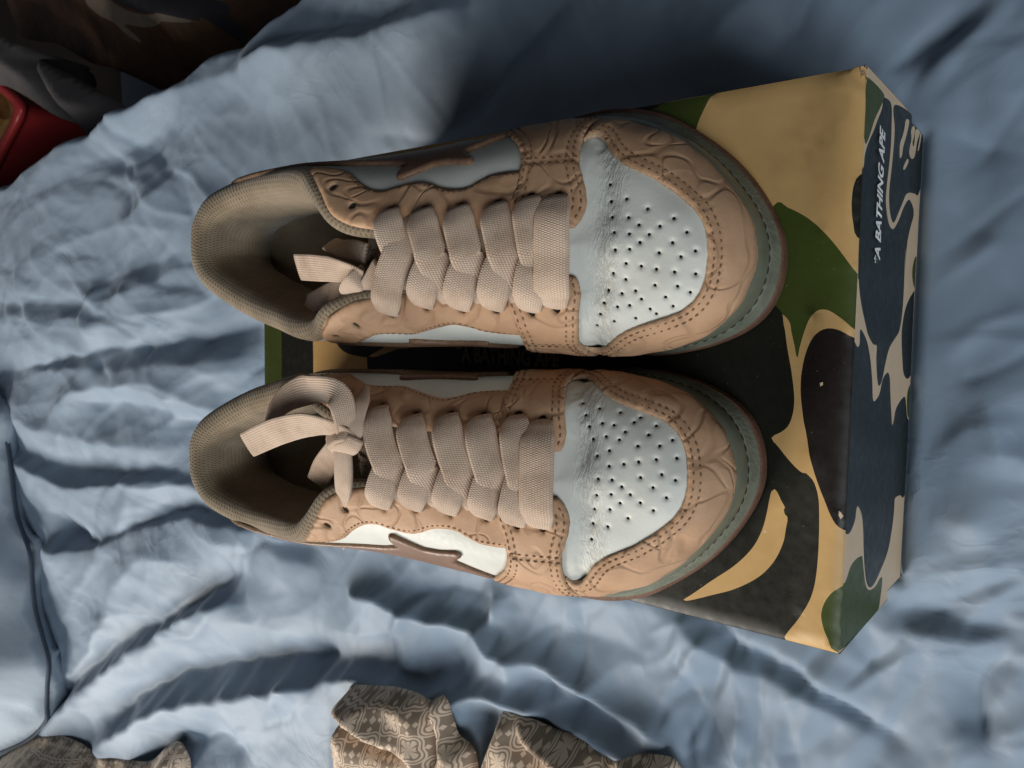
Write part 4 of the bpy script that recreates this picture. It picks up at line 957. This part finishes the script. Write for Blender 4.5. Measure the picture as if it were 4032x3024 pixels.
def criss(first, second, order):
    L = [dict(name='lace_band', mesh=lace_band(first[0], second[0], ACROSS, bow=1.5, both=True, wid=.0138))]
    for j in range(5):
        a, b2 = (first, second) if order[j] == 'P' else (second, first)
        r_ = random.Random(j * 7 + len(order)).uniform(-.05, .05)
        L.append(dict(name='lace_band', mesh=lace_band(a[j + 1], b2[j], OVER, bow=.0, roll=.31 + r_, wid=.0126, t1=.92)))
        L.append(dict(name='lace_band', mesh=lace_band(b2[j + 1], a[j], UNDER, bow=.0, roll=.33 - r_, wid=.0124, t1=.88)))
    return L
LA = criss(EO, EI, 'PPPPN'); LB = criss(EI, EO, 'PPPPP')
up = (0, 0, 1)
LA += [dict(name='lace_end', world=1, mesh=world_ribbon([(1175, 1052, .074), (1290, 1058, .082), (1380, 1070, .084), (1432, 1092, .082)], [.0128, .0128, .0125, .010], [(-.2, -.35, 1), (-.1, -.4, 1), (0, -.6, 1), (0, -.9, .6)])),
       dict(name='lace_end', world=1, mesh=world_ribbon([(1205, 1205, .066), (1290, 1165, .072), (1380, 1130, .076), (1420, 1100, .078)], [.0125, .0125, .0115, .009], [(-.3, .3, 1), (-.2, .2, 1), up, up])),
       dict(name='lace_knot', world=1, mesh=world_ribbon([(1440, 1075, .080), (1400, 1110, .086), (1372, 1150, .084), (1400, 1165, .080), (1455, 1135, .082), (1500, 1060, .084)], [.008, .009, .008, .008, .010, .012], [(1, 0, .4), (.7, -.4, .8), (0, -1, .5), (.6, -.6, .6), (.2, -.3, 1), up])),
       dict(name='lace_knot', world=1, mesh=world_ribbon([(1440, 1000, .078), (1400, 985, .076), (1340, 975, .070), (1300, 960, .058)], .009, [up, (.3, .3, 1), (.5, .6, 1), (.6, .6, 1)]))]
LB += [dict(name='lace_end', world=1, mesh=world_ribbon([(975, 1752, .094), (1090, 1700, .100), (1210, 1672, .101), (1310, 1685, .098), (1362, 1718, .094)], [.0125, .0128, .0128, .012, .009], [(-.2, -.5, 1), (-.1, -.55, 1), (0, -.6, 1), (.1, -.6, .9), (.3, -.7, .5)])),
       dict(name='lace_loop', world=1, mesh=world_ribbon([(1050, 1640, .086), (1140, 1560, .093), (1250, 1530, .098), (1330, 1560, .099), (1358, 1640, .097), (1362, 1715, .093)], [.0125, .0132, .0135, .0130, .011, .008], [(.2, .6, 1), (.2, .3, 1), (.5, .2, .9), (.9, -.1, .5), (1, -.3, .3), (.8, -.6, .3)])),
       dict(name='lace_end', world=1, mesh=world_ribbon([(1348, 1966, .0845), (1352, 1900, .0905), (1352, 1820, .0925), (1345, 1755, .0925), (1335, 1730, .090)], [.0085, .0088, .0088, .0085, .008], [up, (.25, 0, 1), (.25, 0, 1), (.2, 0, 1), up], thick=.0034)),
       dict(name='lace_end', world=1, mesh=world_ribbon([(1434, 1540, .0830), (1412, 1590, .0895), (1395, 1655, .0925), (1392, 1705, .0925), (1370, 1740, .090)], [.0070, .0085, .0080, .0075, .007], [up, (.5, .3, 1), (.7, 0, .8), (.5, -.2, 1), up], thick=.003)),
       dict(name='lace_knot', world=1, mesh=world_ribbon([(1395, 1712, .0925), (1355, 1700, .0955), (1300, 1730, .0945), (1320, 1768, .0930), (1375, 1760, .0940), (1402, 1725, .0935)], [.008, .009, .0095, .010, .009, .007], [(.5, .3, 1), (.3, .6, .7), (-.6, .2, .8), (-.2, -.8, .6), (.5, -.6, .7), (.8, 0, .6)], thick=.003)),
       dict(name='lace_end', world=1, mesh=world_ribbon([(1250, 1900, .062), (1275, 1840, .072), (1310, 1790, .080), (1335, 1750, .086)], .0115, [(.4, -.4, 1), (.4, -.4, 1), (.3, -.2, 1), up]))]
LB += [dict(name='loose_thread', world=1, mesh=(lambda V: V)((*tube_pts([(1362, 2136, .052), (1356, 2144, .056), (1358, 2152, .058), (1352, 2160, .056)], .0005), None, None)))]
shoe_a = make_shoe('tan and white leather sneaker whose flat lace ends lie loose in its opening', (-.318, .0562, math.radians(-.6)), 1, LA)
shoe_b = make_shoe('tan and white leather sneaker with its lace knotted into a loop above the opening', (-.3225, -.0630, math.radians(1.9)), -1, LB)

# ------------------------------------------------------------------ things around the box
floor = new_obj('floor', mesh_from('floor', [(-6, -4, -.56), (3, -4, -.56), (3, 5, -.56), (-6, 5, -.56)], [(0, 1, 2, 3)], smooth=False), None,
                [m_simple('dark_floor', (.012, .009, .007), (.022, .016, .012), 6, .6)]); floor['kind'] = 'structure'
def patch(name, outline, zfun, step, mats, loops=(), thick=.0016, edge_drop=.004, parent=None):
    """soft cloth laid over something: outline in world xy, zfun(v, distance to edge)"""
    bd = resample(catmull(np.asarray(outline, float), 6, True), step=step * .6)
    polys = [(resample(catmull(np.asarray(l, float), 6, True), step=step * .5), m) for l, m in loops]
    lo, hi = bd.min(0), bd.max(0)
    g = np.stack(np.meshgrid(np.arange(lo[0], hi[0], step), np.arange(lo[1], hi[1], step), indexing='ij'), -1).reshape(-1, 2)
    g = g[in_poly(g, bd)]; g = g[dist_poly(g, bd) > step * .5]
    v, f = cdt(bd, g, [p for p, m in polys]); used = np.unique(f); rm = -np.ones(len(v), int); rm[used] = np.arange(len(used)); v = v[used]; f = rm[f]
    cen = v[f].mean(1); mi = np.zeros(len(f), int)
    for p, m in polys: mi[in_poly(cen, p)] = m
    d = dist_poly(v, bd); z = zfun(v, d) - edge_drop * (1 - np.clip(d / (step * 2.2), 0, 1)) ** 2
    P = np.column_stack([v, z]); nf = np.cross(P[f[:, 1]] - P[f[:, 0]], P[f[:, 2]] - P[f[:, 0]]); fl = nf[:, 2] < 0; f[fl] = f[fl][:, ::-1]
    c0 = P.mean(0); 
    o = new_obj(name, mesh_from(name, P - c0, f, mi, v - v.mean(0)), parent, mats); o.location = c0
    if thick: md = o.modifiers.new('thickness', 'SOLIDIFY'); md.thickness = thick; md.offset = -1
    return o
def ridge_sum(v, lines):
    z = np.zeros(len(v))
    for pts, h, w in lines:
        d = dist_poly(v, resample(catmull(np.array(pts), 8, False), step=.01, closed=False), False); z += h * (.6 * np.exp(-(d / w) ** 2) + .4 * np.exp(-1.6 * d / w))
    return z
def m_pattern():
    m, nt, b = mat('brown_quatrefoil_print_cotton'); uv = uvc(nt)
    mp = N(nt, 'ShaderNodeMapping'); mp.inputs['Rotation'].default_value = (0, 0, .62); mp.inputs['Scale'].default_value = (1 / .0235,) * 3; nt.links.new(uv, mp.inputs[0])
    wv = N(nt, 'ShaderNodeTexNoise'); wv.inputs['Scale'].default_value = 9; nt.links.new(uv, wv.inputs['Vector'])
    vm = N(nt, 'ShaderNodeVectorMath', operation='MULTIPLY_ADD'); nt.links.new(wv.outputs['Color'], vm.inputs[0]); vm.inputs[1].default_value = (.35, .35, 0); nt.links.new(mp.outputs[0], vm.inputs[2])
    sep = N(nt, 'ShaderNodeSeparateXYZ'); nt.links.new(vm.outputs[0], sep.inputs[0])
    def fr(x, o_): return mth(nt, 'SUBTRACT', mth(nt, 'FRACT', mth(nt, 'ADD', x, o_)), .5)
    x, y = fr(sep.outputs[0], 0), fr(sep.outputs[1], 0); gx, gy = fr(sep.outputs[0], .5), fr(sep.outputs[1], .5)
    r = mth(nt, 'SQRT', mth(nt, 'ADD', mth(nt, 'MULTIPLY', x, x), mth(nt, 'MULTIPLY', y, y))); th = mth(nt, 'ARCTAN2', y, x)
    c4_ = mth(nt, 'COSINE', mth(nt, 'MULTIPLY', th, 4)); rq = mth(nt, 'ADD', .345, mth(nt, 'MULTIPLY', c4_, .055))
    def less(a, v): return mth(nt, 'LESS_THAN', a, v)
    ring = less(mth(nt, 'ABSOLUTE', mth(nt, 'SUBTRACT', r, rq)), .028)
    inner = mth(nt, 'MULTIPLY', less(r, mth(nt, 'SUBTRACT', rq, .075)), mth(nt, 'GREATER_THAN', mth(nt, 'ABSOLUTE', mth(nt, 'COSINE', mth(nt, 'MULTIPLY', th, 4))), mth(nt, 'MULTIPLY', r, 1.6)))
    ring2 = less(mth(nt, 'ABSOLUTE', mth(nt, 'SUBTRACT', r, mth(nt, 'ADD', rq, .085))), .022)
    sq = less(mth(nt, 'MAXIMUM', mth(nt, 'ABSOLUTE', gx), mth(nt, 'ABSOLUTE', gy)), .085)
    s2 = less(mth(nt, 'MAXIMUM', mth(nt, 'ABSOLUTE', mth(nt, 'SUBTRACT', mth(nt, 'ABSOLUTE', gx), .17)), mth(nt, 'ABSOLUTE', mth(nt, 'SUBTRACT', mth(nt, 'ABSOLUTE', gy), .17))), .055)
    fac = mth(nt, 'MINIMUM', 1.0, mth(nt, 'ADD', mth(nt, 'ADD', ring, inner), mth(nt, 'ADD', ring2, mth(nt, 'ADD', sq, s2))))
    cl = tex_noise(nt, uv, 60, 4, .6); dk = ramp(nt, cl, [(.3, (.24, .18, .13)), (.7, (.30, .23, .17))]); lt = ramp(nt, cl, [(.3, (.62, .48, .36)), (.7, (.72, .57, .44))])
    setb(nt, b, mixc(nt, fac, dk, lt), .85, bump(nt, tex_noise(nt, uv, 900, 3, .6), .3, .0003), .2, .2); return m
M_PATTERN = m_pattern()
def on_duvet(v, d, lift, lines, seed, rise=.012):
    zd = duvet_z(v[:, 0], v[:, 1]); s0 = smooth01(d / rise)
    A_ = np.column_stack([v, v[:, 0] ** 2, v[:, 1] ** 2, np.ones(len(v))]); z = np.maximum(A_ @ np.linalg.lstsq(A_, zd, rcond=None)[0] + .004, zd)
    return z + .004 + lift * s0 + s0 * ridge_sum(v, lines) + s0 * .003 * noise2(v[:, 0] * 22, v[:, 1] * 22, seed)
Z1 = .02
c4z = lambda L: [at(x, y, Z1)[:2] for x, y in crop(1200, 2300, K4, L)]
c3z = lambda L: [at(x, y, Z1)[:2] for x, y in crop(0, 2000, K3, L)]
o = patch('patterned_cloth', c4z([(225, 612), (300, 600), (420, 604), (520, 608), (640, 640), (720, 680), (810, 650), (850, 770), (880, 880), (960, 950), (985, 1060), (960, 1250), (900, 1500), (500, 1500), (60, 1500), (100, 1250), (135, 1050), (155, 900), (195, 750)]),
          lambda v, d: on_duvet(v, d, .016, [(c4z([(230, 760), (420, 900), (620, 970), (700, 1080)]), -.020, .008), (c4z([(300, 650), (480, 820), (640, 960), (760, 1100)]), .016, .010), (c4z([(700, 690), (760, 800), (780, 950), (760, 1100)]), -.016, .008), (c4z([(250, 800), (300, 1000), (330, 1200)]), .010, .02)], 101), .0030, [M_PATTERN], thick=.0024)
tag(o, 'crumpled brown and beige quatrefoil print cloth with a sharp square corner', 'cloth', 'brown patterned cloth pieces on the duvet')
o = patch('patterned_cloth', c4z([(1070, 830), (1095, 778), (1160, 766), (1280, 808), (1430, 878), (1600, 940), (1690, 1000), (1770, 1030), (1900, 1012), (2080, 1018), (2150, 1070), (2200, 1300), (2100, 1500), (1500, 1550), (1000, 1500), (985, 1200), (1000, 1010), (1030, 920)]),
          lambda v, d: on_duvet(v, d, .018, [(c4z([(1190, 800), (1230, 900), (1400, 1050), (1500, 1200)]), -.014, .009), (c4z([(1300, 840), (1480, 950), (1660, 1090)]), .010, .012), (c4z([(1740, 1030), (1720, 1150), (1800, 1300)]), -.014, .01)], 103), .0030, [M_PATTERN], thick=.0024)
tag(o, 'brown and beige quatrefoil print cloth sloping down in a long smooth fold', 'cloth', 'brown patterned cloth pieces on the duvet')
o = patch('patterned_cloth', c3z([(-150, 1640), (0, 1595), (150, 1500), (280, 1438), (400, 1450), (520, 1510), (600, 1580), (690, 1588), (800, 1632), (900, 1640), (980, 1560), (1040, 1526), (1080, 1570), (1110, 1720), (1000, 1950), (400, 2000), (-200, 1950)]),
          lambda v, d: on_duvet(v, d, .045, [(c3z([(600, 1580), (700, 1700), (800, 1800)]), -.03, .02), (c3z([(900, 1640), (960, 1760)]), -.03, .02)], 105, .04), .006, [M_PATTERN])
tag(o, 'brown and beige quatrefoil print cloth bunched up against the blue pillow', 'cloth', 'brown patterned cloth pieces on the duvet')
# pillow with dark piping at the head of the bed
ZP = .035
pl = [at(x, y, ZP)[:2] for x, y in [(-15, 1560), (20, 1780), (46, 2000), (68, 2080), (102, 2179), (111, 2278), (123, 2395), (148, 2494), (176, 2605), (173, 2697), (170, 2780), (167, 2846), (105, 2913), (0, 2963), (-150, 3010)]]
pl_c = np.array(pl); far = np.array([(-1.62, -.72), (-1.75, -.35), (-1.62, -.05), (-1.35, -.04)])
M_PILLOW = m_simple('slate_blue_pillow_cotton', (.20, .25, .31), (.245, .30, .365), 12, .7, .25, .004, 22)
pil = patch('pillow', np.vstack([pl_c, far]), lambda v, d: ZP + .085 * smooth01(d / .16) ** .6 + .010 * noise2(v[:, 0] * 9, v[:, 1] * 9, 111) * smooth01(d / .05) + ridge_sum(v, [([at(x, y, .06)[:2] for x, y in [(0, 2210), (60, 2260), (100, 2360)]], -.02, .02), ([at(x, y, .06)[:2] for x, y in [(20, 2820), (110, 2720), (160, 2620)]], -.02, .02)]), .011, [M_PILLOW], thick=.03)
tag(pil, 'slate blue pillow edged with dark navy piping', 'pillow')
def tube(pts, r, n=8):
    C = resample(catmull(np.asarray(pts, float), 8, False), step=max(r * 1.5, .003), closed=False); T = np.gradient(C, axis=0); T /= np.linalg.norm(T, axis=1)[:, None]
    s0 = np.cross(T, (0, 0, 1)); s0 /= np.linalg.norm(s0, axis=1)[:, None]; u0 = np.cross(s0, T); a = np.linspace(0, 2 * np.pi, n, endpoint=False)
    V = (C[:, None] + r * (np.cos(a)[None, :, None] * s0[:, None] + np.sin(a)[None, :, None] * u0[:, None])).reshape(-1, 3)
    F_ = [(i * n + j, i * n + (j + 1) % n, (i + 1) * n + (j + 1) % n, (i + 1) * n + j) for i in range(len(C) - 1) for j in range(n)] + [tuple(range(n)), tuple(reversed(range((len(C) - 1) * n, len(C) * n)))]
    return V, F_
V, F_ = tube(np.column_stack([pl_c, np.full(len(pl_c), ZP - .004)]), .0028); V = V - np.array(pil.location)
new_obj('piping', mesh_from('piping', V, F_), pil, [m_simple('navy_piping', (.030, .044, .066), (.045, .062, .09), 40, .7)])
# beyond the bed: brown bag, grey cloth, red tub
ZB = -.16
def B_(L, z=ZB): return [at(x, y, z)[:2] for x, y in L]
M_BAG = m_simple('dark_brown_bag_cloth', (.030, .015, .008), (.095, .046, .022), 9, .55, .5, .004, 60)
M_BAGP = m_simple('pale_print_on_bag', (.13, .10, .075), (.19, .15, .11), 14, .6)
M_BAGG = m_simple('dark_grey_panel', (.016, .015, .018), (.026, .024, .028), 14, .6)
kc = 1200 / 2212
bag = patch('brown_bag', B_([(-150, 60), (0, 110), (110, 180), (260, 225), (430, 330), (500, 430), (600, 420), (720, 300), (880, 160), (960, 20), (1000, -250), (400, -420), (-200, -250)]),
            lambda v, d: ZB - .10 + .14 * smooth01(d / .25) + .02 * noise2(v[:, 0] * 5, v[:, 1] * 5, 121), .018, [M_BAG, M_BAGP, M_BAGG],
            [(B_(crop(0, 0, kc, [(430, -60), (470, 30), (560, 80), (620, 150), (670, 195), (730, 222), (700, 160), (650, 98), (800, 125), (1000, 135), (1150, 128), (1240, 95), (1000, 75), (800, 35), (660, -30), (620, -60)]), ZB - .01), 1),
             (B_(crop(0, 0, kc, [(700, -60), (850, 30), (1000, 70), (1250, 95), (1300, 70), (1430, 200), (1490, 130), (1440, 40), (1400, -60)]), ZB - .01), 2)], thick=.01)
tag(bag, 'dark brown bag with a pale swoosh print lying beyond the edge of the bed', 'bag')
gcl = patch('grey_cloth', B_([(-80, 120), (0, 155), (60, 190), (190, 250), (330, 330), (450, 430), (360, 520), (275, 512), (235, 480), (150, 440), (60, 375), (-20, 330), (-100, 300)], -.10),
            lambda v, d: -.115 + .03 * smooth01(d / .06) + ridge_sum(v, [(B_([(40, 170), (90, 250), (150, 350), (240, 490)], -.10), -.10, .020), (B_([(150, 260), (260, 350), (330, 430)], -.10), .03, .03)]), .010,
            [m_simple('dull_grey_cotton', (.085, .078, .078), (.125, .115, .115), 12, .85, .3, .003, 40)], thick=.004)
tag(gcl, 'dull grey cloth hanging over the red plastic tub', 'cloth')
tub = thing('plastic_tub', 'red plastic tub with a broad rim beside the bed', 'tub')
ZT = -.13; c0 = at(100, 412, ZT)[:2]; d1 = at(-8, 622, ZT)[:2] - c0; d1 /= np.linalg.norm(d1); d2 = at(46, 362, ZT)[:2] - c0; d2 /= np.linalg.norm(d2)
d2 = d2 - .0 * d1
def tub_ring(ins, z, L1=.36, L2=.30, rad=.05):
    pts = []; cen = c0 + d1 * L1 / 2 + d2 * L2 / 2
    cs = [c0, c0 + d1 * L1, c0 + d1 * L1 + d2 * L2, c0 + d2 * L2]
    for k in range(4):
        p, a, b2 = cs[k], cs[k - 1], cs[(k + 1) % 4]; ua = (a - p) / np.linalg.norm(a - p); ub = (b2 - p) / np.linalg.norm(b2 - p)
        for t in np.linspace(0, 1, 9):
            q = (p + ua * rad) * (1 - t) ** 2 + 2 * t * (1 - t) * p + (p + ub * rad) * t * t; pts.append(q)
    pts = np.array(pts); pts = pts + (cen - pts) / np.linalg.norm(cen - pts, axis=1)[:, None] * ins
    return np.column_stack([pts, np.full(len(pts), z)])
M_RED = m_simple('red_plastic', (.36, .028, .030), (.44, .040, .040), 10, .34, .1, .001, 90, .5)
V, F_ = loft_rings([tub_ring(.018, ZT - .012), tub_ring(.000, ZT - .010), tub_ring(-.002, ZT - .002), tub_ring(.004, ZT + .003), tub_ring(.022, ZT + .003), tub_ring(.028, ZT - .004), tub_ring(.030, ZT - .02)])
new_obj('rim', mesh_from('rim', V, F_), tub, [M_RED])
V, F_ = loft_rings([tub_ring(.018, ZT - .010), tub_ring(.024, ZT - .06), tub_ring(.050, ZT - .22), tub_ring(.056, ZT - .225), tub_ring(.10, ZT - .225)])
n_ = 36; F_ += [tuple(range(4 * n_, 5 * n_))]
V2, F2 = loft_rings([tub_ring(.030, ZT - .018), tub_ring(.034, ZT - .06), tub_ring(.058, ZT - .215)]); F_ += [tuple(i + len(V) for i in f) for f in F2]; V = np.vstack([V, V2])
new_obj('tub_wall', mesh_from('tub_wall', V, F_), tub, [M_RED])
cc = c0 + d1 * .12 + d2 * .13
bm = bmesh.new(); bmesh.ops.create_cube(bm, size=1); bmesh.ops.bevel(bm, geom=bm.edges[:], offset=.12, segments=3, affect='EDGES')
for v in bm.verts: v.co = Vector((v.co.x * .16, v.co.y * .12, v.co.z * .16)) + Vector((.004 * math.sin(v.co.y * 9), 0, 0))
me = bpy.data.meshes.new('ochre_block'); bm.to_mesh(me); bm.free()
och = new_obj('ochre_block', me, None, [m_simple('ochre_brown', (.16, .085, .022), (.26, .14, .04), 20, .7)]); och.location = (cc[0], cc[1], ZT - .07); och.rotation_euler = (.1, .15, .6)
tag(och, 'yellowish brown block lying inside the red tub', 'block')
